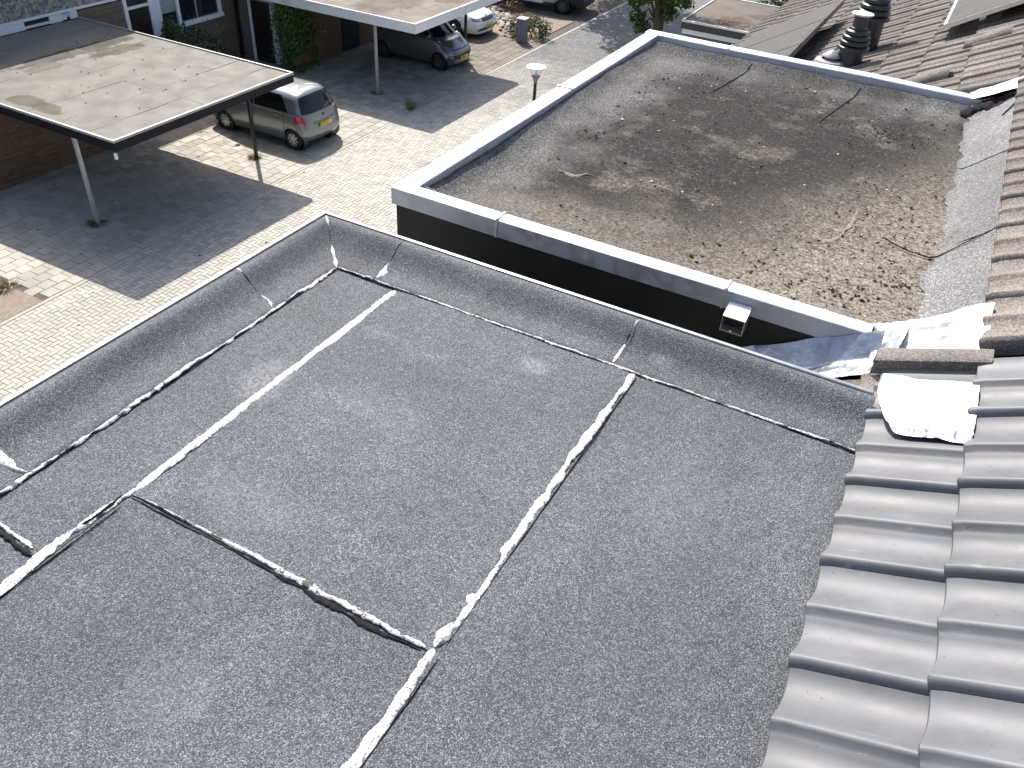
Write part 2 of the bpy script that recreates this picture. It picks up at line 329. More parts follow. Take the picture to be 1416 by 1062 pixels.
# ------------------------------------------------------------------ object helpers
ORG = {}
def _org(o):
    v = Vector((0, 0, 0))
    while o is not None:
        v += o.location; o = o.parent
    return v
class MB:
    def __init__(s): s.v = []; s.f = []; s.t = []
    def add(s, V, F, tint=None):
        k = len(s.v); s.v += [tuple(p) for p in V]; s.f += [tuple(i+k for i in f) for f in F]
        s.t += [0.5 if tint is None else tint]*len(F); return s
    def box(s, x0, x1, y0, y1, z0, z1, bev=0.0, tint=None):
        if bev <= 0:
            V = [(x, y, z) for z in (z0, z1) for y in (y0, y1) for x in (x0, x1)]
            F = [(0, 2, 3, 1), (4, 5, 7, 6), (0, 1, 5, 4), (2, 6, 7, 3), (0, 4, 6, 2), (1, 3, 7, 5)]
            return s.add(V, F, tint)
        bm = bmesh.new(); bmesh.ops.create_cube(bm, size=1)
        for v in bm.verts: v.co = Vector(((x0+x1)/2+v.co.x*(x1-x0), (y0+y1)/2+v.co.y*(y1-y0), (z0+z1)/2+v.co.z*(z1-z0)))
        bmesh.ops.bevel(bm, geom=bm.edges[:], offset=bev, segments=2, affect='EDGES', profile=.5)
        bm.verts.index_update()
        s.add([v.co[:] for v in bm.verts], [[v.index for v in f.verts] for f in bm.faces], tint); bm.free(); return s
    def grid(s, P, closed_u=False, closed_v=False, tint=None):
        P = np.asarray(P); n, m = P.shape[:2]
        F = []
        for i in range(n if closed_u else n-1):
            for j in range(m if closed_v else m-1):
                a = i*m+j; b = ((i+1) % n)*m+j; c = ((i+1) % n)*m+(j+1) % m; d = i*m+(j+1) % m
                F.append((a, b, c, d))
        return s.add(P.reshape(-1, 3), F, tint)
    def lathe(s, prof, c=(0, 0, 0), n=20, axis='z', tint=None):
        P = []
        for (r, z) in prof:
            row = []
            for k in range(n):
                a = 2*math.pi*k/n; x, y = r*math.cos(a), r*math.sin(a)
                p = {'z': (x, y, z), 'y': (x, z, y), 'x': (z, x, y)}[axis]
                row.append((p[0]+c[0], p[1]+c[1], p[2]+c[2]))
            P.append(row)
        return s.grid(P, closed_v=True, tint=tint)
    def tube(s, pts, rad, n=8, tint=None, cap=True):
        pts = [Vector(p) for p in pts]; rad = rad if hasattr(rad, '__len__') else [rad]*len(pts)
        rows = []; u = None
        for i, p in enumerate(pts):
            d = (pts[min(i+1, len(pts)-1)]-pts[max(i-1, 0)]).normalized()
            if u is None: u = d.orthogonal().normalized()
            u = (u-d*u.dot(d)).normalized(); w2 = d.cross(u)
            rows.append([(p+(u*math.cos(2*math.pi*k/n)+w2*math.sin(2*math.pi*k/n))*rad[i])[:] for k in range(n)])
        k0 = len(s.v); s.grid(rows, closed_v=True, tint=tint)
        if cap:
            m = len(pts)
            s.f.append(tuple(k0+k for k in range(n))); s.f.append(tuple(k0+(m-1)*n+k for k in reversed(range(n)))); s.t += [.5, .5]
        return s
    def build(s, name, mat, parent=None, smooth=False, local=False, kind=None, label=None, sub=0):
        me = bpy.data.meshes.new(name)
        o = bpy.data.objects.new(name, me); COL.objects.link(o)
        V = np.array(s.v, float).reshape(-1, 3)
        if parent is not None:
            o.parent = parent
            if not local: V = V - np.array(_org(parent))
        me.from_pydata(V.tolist(), [], s.f); me.update()
        if any(t != .5 for t in s.t) or mat in ('paver', 'slab', 'ivy', 'leaf', 'shrub', 'weed', 'heather', 'flower'):
            a = me.attributes.new('tint', 'FLOAT', 'FACE'); a.data.foreach_set('value', np.array(s.t, np.float32))
        me.materials.append(M[mat] if isinstance(mat, str) else mat)
        bm = bmesh.new(); bm.from_mesh(me); bmesh.ops.recalc_face_normals(bm, faces=bm.faces); bm.to_mesh(me); bm.free()
        if smooth:
            me.polygons.foreach_set('use_smooth', [True]*len(me.polygons))
            if smooth != 'full': me.set_sharp_from_angle(angle=math.radians(40))
        if kind: o['kind'] = kind
        if label: o['label'] = label
        return o
def tag(o, label=None, cat=None, group=None, kind=None):
    if label: o['label'] = label
    if cat: o['category'] = cat
    if group: o['group'] = group
    if kind: o['kind'] = kind
    return o
def empty(name, loc, label, cat, group=None, rz=0):
    o = bpy.data.objects.new(name, None); COL.objects.link(o); o.location = loc; o.rotation_euler = (0, 0, rz)
    o.empty_display_size = .2
    return tag(o, label, cat, group)
def inst(src, name, parent, loc, rot=(0, 0, 0)):
    o = bpy.data.objects.new(name, src.data if hasattr(src, 'data') else src); COL.objects.link(o)
    o.parent = parent; o.location = Vector(loc) - (_org(parent) if parent else Vector((0, 0, 0))); o.rotation_euler = rot
    return o
def box(name, mat, parent, x0, x1, y0, y1, z0, z1, bev=0.0, **k):
    return MB().box(x0, x1, y0, y1, z0, z1, bev).build(name, mat, parent, smooth=bool(bev), **k)
# ------------------------------------------------------------------ ground, road, paving
TAN = math.tan(math.radians(30)); C30 = math.cos(math.radians(30)); S30 = .5
def ZR(x, off=0.0): return 7.87 + TAN*(x-.16) + off/C30
tag(MB().box(-400, 400, -300, 600, -.30, -.075).build('ground', 'ground'), kind='structure')
road = tag(MB().box(-14.36, -3.2, -2, 60, -.07, -.012).build('road', 'joint'), kind='structure')
drive = tag(MB().box(-22.2, -14.46, 2, 60, -.07, -.010).build('driveway', 'joint'), kind='structure')
soil = tag(MB().box(-16.4, -14.47, 2.0, 8.0, -.009, .004).build('soil_bed', 'soil'), kind='structure')
kerb = tag(MB().box(-14.455, -14.365, -2, 60, -.07, .006, .006).build('kerb', 'kerb', smooth=True), kind='structure')
def paver_box(mb, cx, cy, lx, ly, zt, j, tint):
    hx, hy = lx/2-j, ly/2-j; b = .006
    rz = RS.uniform(-.003, .003); tx, ty = RS.uniform(-.006, .006, 2)
    V = []
    for (ex, ez) in ((0, -.02), (0, -b*.8), (b, 0)):
        for sx, sy in ((-1, -1), (1, -1), (1, 1), (-1, 1)):
            x, y = sx*(hx-ex), sy*(hy-ex); V.append((cx+x, cy+y, zt+rz+ez+(tx*x+ty*y if ez > -.02 else 0)))
    F = [(8, 9, 10, 11)] + [(r*4+k, r*4+(k+1) % 4, r*4+4+(k+1) % 4, r*4+4+k) for r in (0, 1) for k in range(4)]
    mb.add(V, F, tint)
def paver_mesh(lx, ly, j, name, mat):
    mb = MB(); paver_box(mb, 0, 0, lx, ly, 0, j, .5); o = mb.build(name, mat); me = o.data; bpy.data.objects.remove(o); return me
cw = Vector((0, 0, GZ))
def near_key(x, y): return (x*x + y*y)
# axis-aligned herringbone: L-shaped units of two bricks, 21 x 10.5 cm
A_ = .105; hx, hy = [], []
for i in range(-10, 130):
    for k in range(-200, 420):
        # cell walk: horizontal brick starts at (i*4a + k*a, k*a); vertical brick next to it
        x0 = -14.885 + (i*4 + (k % 4))*A_; y0 = 3.5 + k*A_
        if y0 > 44: continue
        hx.append((x0+A_, y0+A_/2)); hy.append((x0+3*A_+A_/2, y0+A_))
ok = lambda c, ex, ey: c[0]-ex > -14.365 and c[0]+ex < -3.3 and c[1] > -1.7 and c[1] < 44
HALF = [(c[0]+s_*A_/2, c[1]) for c in hx for s_ in (-1, 1) if c[0]-A_ < -14.361 and -14.36 < c[0]+s_*A_/2 and c[0]+A_ > -14.30 and -1.7 < c[1] < 44]
HB = [(c, 0) for c in hx if ok(c, A_, A_/2)] + [(c, 1) for c in hy if ok(c, A_/2, A_)]
def vis(x, y, z=0.0, m=12):
    p = cam.matrix_world.inverted() @ Vector((x, y, z))
    if p.z > -.1: return None
    f = 1130.87
    u, v = 708+f*p.x/-p.z, 531-f*p.y/-p.z
    return (u, v) if (-m < u < 1416+m and -m < v < 1062+m) else None
def seen_ground(x, y):
    q = vis(x, y)
    if not q: return False
    u, v = q
    if u < 453 and v > 571-.607*u-4: return False
    if u >= 453 and u < 548 and v > 296+.3245*(u-453)-4: return False
    if u >= 548 and u < 905 and v > 258-.611*(u-548)-2: return False
    if u >= 905: return v < 60
    return True
HB.sort(key=lambda t: (not seen_ground(*t[0]), near_key(*t[0])))
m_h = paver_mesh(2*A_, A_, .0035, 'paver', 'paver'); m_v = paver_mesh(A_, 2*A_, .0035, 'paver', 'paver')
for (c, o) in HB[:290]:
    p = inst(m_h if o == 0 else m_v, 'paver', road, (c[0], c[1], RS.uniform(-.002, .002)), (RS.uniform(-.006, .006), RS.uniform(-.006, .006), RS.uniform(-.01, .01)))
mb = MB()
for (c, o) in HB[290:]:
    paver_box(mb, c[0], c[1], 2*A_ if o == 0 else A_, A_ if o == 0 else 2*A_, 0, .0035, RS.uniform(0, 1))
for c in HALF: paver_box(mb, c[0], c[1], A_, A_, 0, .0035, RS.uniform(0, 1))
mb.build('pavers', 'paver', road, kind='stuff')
# driveway slabs in running bond, 30 cm, with a few split and odd ones
SL = []
S_ = .30
for r in range(0, 26):
    xx = -14.48 - S_/2 - r*S_
    for k in range(-10, 110):
        yy = 5.0 + k*S_ + (r % 2)*S_/2
        if -16.4 < xx < -14.4 and yy < 8.1 or yy > 31.0 or xx < -21.9: continue
        SL.append((xx, yy))
SL.sort(key=lambda c: (not (vis(*c) is not None), near_key(*c)))
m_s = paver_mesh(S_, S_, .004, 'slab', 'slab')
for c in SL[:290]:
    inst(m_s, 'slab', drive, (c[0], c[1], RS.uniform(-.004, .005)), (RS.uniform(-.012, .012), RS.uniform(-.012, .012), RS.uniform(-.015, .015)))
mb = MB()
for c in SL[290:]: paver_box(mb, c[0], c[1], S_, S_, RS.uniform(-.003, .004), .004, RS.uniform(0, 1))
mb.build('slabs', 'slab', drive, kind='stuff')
g = empty('drain_grate', (-12.03, 18.1, 0), 'dark slotted drain grate set in the pale brick road', 'drain grate')
MB().box(-12.2, -11.86, 17.88, 18.34, -.01, .010).build('frame', 'kerb', g)
for k in range(6): MB().box(-12.17+k*.055, -12.152+k*.055, 17.93, 18.29, .0102, .0125).build('bar', 'post_black', g)

# ------------------------------------------------------------------ roof tiles
def tile_mesh(mat, pitch, rough=0.0, seed=0, amp=1.0):
    prof = [(0, .0118), (.05, .0085), (.11, .0052), (.18, .0025), (.26, .0008), (.34, .0001), (.42, .0006), (.50, .0024), (.58, .0056), (.66, .0100), (.73, .0146), (.79, .0186), (.84, .0216), (.88, .0234), (.92, .0238), (.96, .0206), (1.0, .0122)]
    prof = [(a, h*amp) for a, h in prof]
    ys, hs = [], []
    for wv in (0, 1):
        for s, h in prof[(1 if wv else 0):]:
            ys.append(pitch-(wv+s)*pitch/2*.995); hs.append(h*(1.0 if wv else .82))
    ys.append(ys[-1]-.0015); hs.append(-.012)
    rr = np.random.RandomState(seed)
    xs = [0.0, .004, .03, .2, .42]
    top, bot = [], []
    for x in xs:
        tilt = .024*(1-x/.33); rnd = {0.0: -.010, .004: -.003}.get(x, 0)
        top.append([(x, y, .03+h+tilt+rnd+rr.uniform(-1, 1)*rough) for y, h in zip(ys, hs)])
        bot.append([(x, y, .012+h*.9+tilt) for y, h in zip(ys, hs)])
    mb = MB(); mb.grid(top); n = len(ys)
    mb.grid([top[0], bot[0]]); mb.grid([[r[0] for r in top], [r[0] for r in bot]]); mb.grid([[r[-1] for r in top], [r[-1] for r in bot]])
    o = mb.build('tile', mat, smooth=True); me = o.data
    bm = bmesh.new(); bm.from_mesh(me); bmesh.ops.remove_doubles(bm, verts=bm.verts, dist=.0003)
    bmesh.ops.recalc_face_normals(bm, faces=bm.faces)
    if sum(f.normal.z for f in bm.faces) < 0: bmesh.ops.reverse_faces(bm, faces=bm.faces)
    bm.to_mesh(me); bm.free()
    me.polygons.foreach_set('use_smooth', [True]*len(me.polygons)); me.set_sharp_from_angle(angle=math.radians(50))
    bpy.data.objects.remove(o); return me
def house(label, y0, y1, mat_wall, uo=-.03):
    h = empty('row_house', (-2.0, (y0+y1)/2, 0), label, 'house', 'row houses on the near side of the road')
    MB().box(-2.45, 8.0, y0, y1, 0, 5.8).build('wall', mat_wall, h)
    mb = MB()
    xe, xr = -2.82, 3.2; P = []
    for y in (y0, y1):
        P += [(xe, y, ZR(xe, uo)), (xr, y, ZR(xr, uo)), (9.2, y, ZR(xr, uo)-TAN*6.0), (9.2, y, ZR(xr, -.03)-TAN*6.0-.12), (xr, y, ZR(xr, -.03)-.14), (xe, y, ZR(xe, -.03)-.14)]
    mb.add(P, [(0, 1, 7, 6), (1, 2, 8, 7), (2, 3, 9, 8), (3, 4, 10, 9), (4, 5, 11, 10), (5, 0, 6, 11), (0, 5, 4, 1), (1, 4, 3, 2), (6, 7, 10, 11), (7, 8, 9, 10)])
    r = mb.build('roof', 'under', h)
    return h, r
def lay(me_list, roof, k, ycol, off=-.035, jit=.0):
    x = .39 + .2858*k
    return inst(me_list[RS.randint(len(me_list))], 'tile', roof, (x, ycol, ZR(x, off)), (RS.uniform(-1, 1)*jit, math.radians(-30)+RS.uniform(-1, 1)*jit*.5, RS.uniform(-1, 1)*jit))
houseA, roofA = house('near house with grey granule flat dormer roof and smooth grey roof tiles', -2.0, 2.44, 'brick_pale')
houseB, roofB = house('next house with dirty flat dormer roof, black cheek and rough brown tiles', 2.445, 17.5, 'brick_pale', -.125)
tg = [tile_mesh('tile_grey', .313, 0.0004, 1+k, 1.5) for k in range(3)]
tb = [tile_mesh('tile_brown', .306, .0016, k, 1.3) for k in range(4)]
for k in range(-1, 7):
    for c in range(10):
        y = 2.43-.313*(c+1)
        if k == -1:
            # the lowest course rests on the flat roof and lies a little flatter
            xl = .146; zl = ZR(xl, -.035)+.024; zt = ZR(.39, -.035)-.003
            inst(tg[c % 3], 'tile', roofA, (xl, y, zl), (0, -math.atan2(zt-zl, .39-xl), 0)); continue
        lay(tg, roofA, k, y, jit=.006)
cells = []
for k in range(-11, 10):
    for c in range(-1, 46):
        y = 2.52+.306*c
        if y > 16.9: continue
        if k < 0 and 2.62 < y+.3 and y < 5.72:
            continue
        if k >= 0 and c < 0: continue
        x = .39+.2858*k
        q = vis(x+.15, y+.15, ZR(x))
        cells.append((0 if q else 1, x*x+y*y, k, y))
cells.sort()
for (s, d, k, y) in cells[:290]: lay(tb, roofB, k, y + (0 if k >= 0 else -.15 if y > 5 else -.10), jit=.006)
mb = MB(); rest = cells[290:]
for (s, d, k, y) in rest:
    me = tb[RS.randint(4)]; x = .39+.2858*k
    Mx = Matrix.Translation((x, y, ZR(x, -.035))) @ Matrix.Rotation(math.radians(-30), 4, 'Y')
    Mx = Matrix.Translation((0, -.15 if k < 0 and y > 5 else 0, 0)) @ Mx
    mb.add([(Mx @ v.co)[:] for v in me.vertices], [tuple(p.vertices) for p in me.polygons])
mb.build('tiles', 'tile_brown', roofB, smooth=True, kind='stuff')
# half round mortared pieces along the break in the brown tiles
for (x, y, l) in ((.02, 7.05, .30), (-.06, 7.72, .30), (-.30, 6.35, .34)):
    mb = MB(); P = []
    for t in np.linspace(0, l, 7):
        xx = x+t*C30; P.append([(xx, y+.07*math.cos(a), ZR(xx, .012)+.075*math.sin(a)*(1+.08*vnoise(t*20, a*3))) for a in np.linspace(0, math.pi, 9)])
    mb.grid(P); mb.build('ridge_piece', 'tile_brown', roofB, smooth=True)

# ------------------------------------------------------------------ helpers for the bitumen work
def ribbon(name, pts, hw, z, h, mat, parent, step=.006, wob=.25, seed=0, taper=True, zfun=None, lump=.5):
    pts = [np.array(p, float) for p in pts]
    seg = [np.linalg.norm(b-a) for a, b in zip(pts[:-1], pts[1:])]; L = sum(seg)
    n = max(4, int(L/step)); P = []
    cum = np.concatenate([[0], np.cumsum(seg)])
    hwf = (lambda t: hw) if not hasattr(hw, '__len__') else (lambda t: float(np.interp(t, np.linspace(0, 1, len(hw)), hw)))
    for i in range(n+1):
        s = L*i/n; j = min(len(seg)-1, int(np.searchsorted(cum, s, 'right')-1)); j = max(j, 0)
        a, b = pts[j], pts[j+1]; t = (s-cum[j])/max(seg[j], 1e-6); p = a+(b-a)*t
        d = (b-a)/max(seg[j], 1e-6); nn = np.array([-d[1], d[0]])
        w0 = hwf(i/n); f = lambda sc_, o: float(vnoise(s*sc_+seed*3.1, seed*1.7+o))
        wl = w0*(1+wob*(f(22, 0)+.6*f(70, 1)+.3*f(190, 4)+.3*f(330, 14))); wr = w0*(1+wob*(f(19, 2)+.6*f(61, 3)+.3*f(170, 5)+.3*f(310, 15)))
        p = p+nn*w0*.5*wob*f(9, 7)
        tp = min(1, i/3., (n-i)/3.) if taper else 1
        hh = h*(1+lump*f(35, 9)+lump*.6*f(120, 10)); hh *= .25+.75*tp
        row = []
        for q, k in ((-1, 0), (-.75, .62), (-.3, 1), (.25, .92), (.7, .6), (1, 0)):
            ww = (wl if q < 0 else wr)*(.35+.65*tp)
            xy = p+nn*q*ww
            zz = (zfun(xy[0], xy[1]) if zfun else z) - .0012*(k == 0) + hh*k*(1+.25*f(150+40*q, 12+int(q*4)))
            row.append((xy[0], xy[1], zz))
        P.append(row)
    return MB().grid(P).build(name, mat, parent, smooth='full')

# ------------------------------------------------------------------ near dormer
Z0 = 7.87
dA = MB().box(-1.885, .11, -1.6, 2.185, 6.3, Z0-.02).build('dormer', 'cheek', houseA)
fz = lambda x, y: Z0 + .004*fnoise(x, y, 2.2, 5, 3) + .0012*fnoise(x, y, 14, 8, 2)
def sheet(x0, x1, y0, y1, dz, mat, parent, name='roofing_sheet', res=.025, zf=None, wobble=.003):
    zf = zf or fz
    nx = max(2, int((x1-x0)/res)); ny = max(2, int((y1-y0)/res))
    P = []
    for i in range(nx+1):
        row = []
        for j in range(ny+1):
            x = x0+(x1-x0)*i/nx; y = y0+(y1-y0)*j/ny
            if i in (0, nx): x += wobble*float(vnoise(y*31, 3.3+i)+.6*vnoise(y*90, 1.1+i))
            if j in (0, ny): y += wobble*float(vnoise(x*31, 7.3+j)+.6*vnoise(x*90, 4.1+j))
            e = -.008 if (i in (0, nx) or j in (0, ny)) else 0
            row.append((x, y, zf(x, y)+dz))
        P.append(row)
    mb = MB(); mb.grid(P)
    top = [P[i][0] for i in range(nx+1)] + [P[nx][j] for j in range(1, ny+1)] + [P[i][ny] for i in range(nx-1, -1, -1)] + [P[0][j] for j in range(ny-1, 0, -1)]
    mb.grid([top, [(a, b, c-.012) for a, b, c in top]], closed_v=True)
    return mb.build(name, mat, parent, smooth=True)
sheet(-1.72, -1.44, .60, 2.01, .0012, 'granule', dA)
sheet(-1.72, -1.44, -1.5, .605, -.0006, 'granule', dA)
sheet(-1.44, -.55, .845, 2.01, .0035, 'granule', dA)
sheet(-1.44, -.55, -1.5, .85, -.0004, 'granule', dA)
sheet(-.55, .175, -1.5, 2.01, .0016, 'granule', dA)
# kerb strips: flat top, slope, then lying flat on the field to a wavy torch-on edge
PR = [(0, .066), (.012, .0715), (.03, .071), (.042, .066), (.056, .055), (.075, .038), (.093, .024), (.11, .0145), (.13, .0085), (.155, .006), (.18, .005), (.202, .0045), (.2035, -.004)]
def kerb_strip(axis, a, b, parent, seed, mitre0=False, mitre1=False, name='edge_strip'):
    n = int(abs(b-a)/.012); P = []
    for i in range(n+1):
        t = a+(b-a)*i/n; row = []
        for d, hgt in PR:
            dd = d
            if d > .19: dd += .0045*float(vnoise(t*26, seed)+.7*vnoise(t*75, seed+.7)+.4*vnoise(t*160, seed+.3))
            tt = t
            if mitre1 and i > n-24: tt = t - (dd*(i-(n-24))/24.)*1.0
            hh = hgt + (.0022*float(vnoise(t*5, d*20+seed)+.5*vnoise(t*17, d*40+seed)) if d > .02 else 0)
            if axis == 'front': row.append((-1.905+dd, tt, Z0+hh))
            else: row.append((tt, 2.20-dd, Z0+hh+.0015))
        P.append(row)
    return MB().grid(P).build(name, 'granule_b', parent, smooth='full')
E1, E2 = 1.705, .762
kerb_strip('front', E1-.01, 2.20, dA, 1.3, mitre1=True); kerb_strip('front', E2-.008, E1, dA, 5.3); kerb_strip('front', -1.5, E2, dA, 8.8)
B1, B2 = -1.545, -.615
def back_strip(a, b, seed, mitre=False):
    n = int((b-a)/.012); P = []
    for i in range(n+1):
        t = a+(b-a)*i/n; row = []
        for d, hgt in PR:
            dd = d
            if d > .19: dd += .0045*float(vnoise(t*26, seed)+.7*vnoise(t*75, seed+.7)+.4*vnoise(t*160, seed+.3))
            tt = t
            if mitre and i < 24: tt = t + dd*(24-i)/24.
            hh = hgt + (.0022*float(vnoise(t*5, d*20+seed)+.5*vnoise(t*17, d*40+seed)) if d > .02 else 0)
            row.append((tt, 2.20-dd, Z0+hh+.0008))
        P.append(row)
    return MB().grid(P).build('edge_strip', 'granule_b', dA, smooth='full')
back_strip(-1.905, B1, 2.2, True); back_strip(B1-.012, B2, 4.4); back_strip(B2-.012, .128, 6.1)
def ks(x, y):   # surface height of the kerb strips
    d = min(x+1.905, 2.20-y)
    return Z0 + float(np.interp(d, [p[0] for p in PR], [p[1] for p in PR])) if d < .2 else Z0+.004
# beads along the strip edges: bright smooth line with a dark ribbon standing in for the edge's shadow
ribbon('seam_bead', [(-1.700, -1.4), (-1.700, 1.995)], .0060, Z0+.0045, .0030, 'bead_torn', dA, seed=3, wob=.95)
ribbon('seam_edge', [(-1.6945, -1.4), (-1.6930, 1.99)], .0018, Z0+.0030, .0025, 'bead_dark', dA, seed=4, wob=.7)
ribbon('seam_bead', [(-1.70, 1.9985), (B1+.05, 1.9985), (.15, 1.9985)], .0050, Z0+.0045, .0034, 'bead_torn', dA, seed=5, wob=.95)
ribbon('seam_edge', [(-1.695, 1.992), (.15, 1.9925)], .0024, Z0+.0030, .0028, 'bead_dark', dA, seed=6, wob=.7)
# broad smooth bitumen bands between the rolls
ribbon('seam_band', [(-1.438, .855), (-1.440, 1.2), (-1.438, 1.6), (-1.440, 1.985)], [.0105, .013, .012, .013, .013, .0135], Z0+.0035, .0022, 'bead', dA, seed=11, wob=.34, lump=.35)
ribbon('seam_band', [(-1.440, .862), (-1.455, .72), (-1.452, .60), (-1.445, .4), (-1.45, -.6)], [.007, .0135, .0185, .013, .0155, .0155], Z0+.0035, .0032, 'bead', dA, seed=14, wob=.55, lump=.8)
ribbon('seam_band', [(-.553, .855), (-.550, 1.2), (-.552, 1.6), (-.550, 2.0)], [.0115, .0145, .011, .010, .010, .012], Z0+.0035, .0022, 'bead', dA, seed=17, wob=.42, lump=.4)
ribbon('seam_band', [(-.553, .86), (-.548, .72), (-.552, .5), (-.55, -.6)], [.009, .0145, .0145, .0145, .015], Z0+.0035, .0026, 'bead', dA, seed=19, wob=.36, lump=.8)
ribbon('seam_band', [(-.556, .925), (-.552, .89), (-.553, .857)], [.004, .017, .004], Z0+.0065, .005, 'bead', dA, seed=23, wob=.15)
# thin dark ribbons drawn as shadow lines beside the bands
ribbon('seam_edge', [(-.5365, 1.98), (-.5355, 1.3), (-.5345, .87)], .0016, Z0+.003, .0015, 'bead_dark', dA, seed=25, wob=.8)
ribbon('seam_edge', [(-.532, .84), (-.534, .4), (-.534, -.5)], .0016, Z0+.003, .0015, 'bead_dark', dA, seed=27, wob=.8)
ribbon('seam_edge', [(-1.424, .80), (-1.432, .5), (-1.434, -.5)], .0016, Z0+.003, .0015, 'bead_dark', dA, seed=29, wob=.8)
ribbon('seam_edge', [(-1.447, .835), (-1.448, .745), (-1.455, .70)], .004, Z0+.006, .004, 'bead_dark', dA, seed=30, wob=.8)
# lap across the middle sheet
ribbon('seam_bead', [(-1.41, .846), (-1.0, .850), (-.57, .848)], [.002, .0035, .0055, .008, .005], Z0+.005, .0032, 'bead_torn', dA, seed=31, wob=.6)
ribbon('seam_edge', [(-1.43, .836), (-1.0, .838), (-.75, .832), (-.575, .838)], [.002, .003, .003, .007, .002], Z0+.0015, .0022, 'bead_dark', dA, seed=33, wob=.7)  # dark ribbon drawn as the shadow under the lap edge
ribbon('seam_bead', [(-1.70, .62), (-1.60, .617), (-1.49, .607)], .007, Z0+.004, .004, 'bead_torn', dA, seed=35, wob=.6)
ribbon('seam_edge', [(-1.70, .605), (-1.60, .600), (-1.475, .595)], .006, Z0+.002, .004, 'bead_dark', dA, seed=37, wob=.7)
# blobs where the strips meet
zf_ = lambda x, y: ks(x, y)+.0005
ribbon('seam_bead', [(-1.71, E1-.035), (-1.735, E1-.015), (-1.785, E1-.004)], [.003, .009, .006, .003], 0, .004, 'bead', dA, seed=41, zfun=zf_, wob=.6)
ribbon('seam_edge', [(-1.79, E1-.004), (-1.85, E1+.004), (-1.868, E1+.006)], .0016, 0, .002, 'bead_dark', dA, seed=42, zfun=zf_)
ribbon('seam_bead', [(-1.868, E1+.006), (-1.90, E1+.014)], .004, 0, .003, 'bead', dA, seed=43, zfun=zf_)
ribbon('seam_bead', [(-1.71, E2+.0), (-1.745, E2-.012), (-1.80, E2-.004), (-1.84, E2+.01)], [.003, .006, .012, .008, .003], 0, .006, 'bead', dA, seed=44, zfun=zf_, wob=.6)
ribbon('seam_bead', [(-1.703, 1.997), (-1.745, 2.04), (-1.80, 2.095)], [.003, .0085, .0035, .008, .003], 0, .003, 'bead', dA, seed=45, zfun=zf_, wob=.4)
ribbon('seam_edge', [(-1.80, 2.095), (-1.85, 2.145)], .0016, 0, .002, 'bead_dark', dA, seed=46, zfun=zf_)
ribbon('seam_bead', [(-1.852, 2.147), (-1.895, 2.19)], .0055, 0, .003, 'bead', dA, seed=47, zfun=zf_)
ribbon('seam_bead', [(B1+.005, 2.015), (B1+.01, 2.04), (B1-.003, 2.085), (B1-.001, 2.10)], [.004, .012, .014, .006, .004], 0, .004, 'bead', dA, seed=48, zfun=zf_, wob=.3)
ribbon('seam_edge', [(B1-.001, 2.10), (B1+.004, 2.19)], .0018, 0, .002, 'bead_dark', dA, seed=49, zfun=zf_)
ribbon('seam_bead', [(B1-.035, 2.005), (B1-.006, 2.006)], [.004, .008, .004], Z0+.005, .006, 'bead', dA, seed=50, wob=.3)
ribbon('seam_bead', [(B2-.012, 2.01), (B2-.012, 2.05), (B2-.012, 2.10)], [.009, .007, .006, .008], 0, .004, 'bead', dA, seed=51, zfun=zf_, wob=.5)
ribbon('seam_edge', [(B2-.012, 2.10), (B2-.009, 2.145)], .005, 0, .002, 'bead_dark', dA, seed=52, zfun=zf_)
ribbon('seam_bead', [(B2-.009, 2.145), (B2-.002, 2.19)], .003, 0, .003, 'bead', dA, seed=53, zfun=zf_)
# aluminium edge trim
MB().box(-1.922, -1.9085, -1.5, 2.217, Z0-.03, Z0+.073, .003).build('edge_trim', 'alu', dA, smooth=True)
MB().box(-1.9080, .118, 2.2035, 2.217, Z0-.03, Z0+.073, .003).build('edge_trim', 'alu', dA, smooth=True)
def dormer_front(dm, x, y0, y1):
    f = MB().box(x-.03, x-.002, y0+.15, y1-.15, 6.95, 7.62).build('window', 'white', dm)
    n = 3; wd = (y1-y0-.3)/n
    for k in range(n): MB().box(x-.036, x-.031, y0+.15+k*wd+.06, y0+.15+(k+1)*wd-.06, 7.02, 7.55).build('pane', 'glass', dm)
dormer_front(dA, -1.885, -1.5, 2.1)
# ------------------------------------------------------------------ far dormer
dB = MB().box(-1.885, .10, 2.655, 5.69, 6.3, 7.775).build('dormer', 'cheek', houseB)
ZF = 7.795
dormer_front(dB, -1.885, 2.8, 5.6)
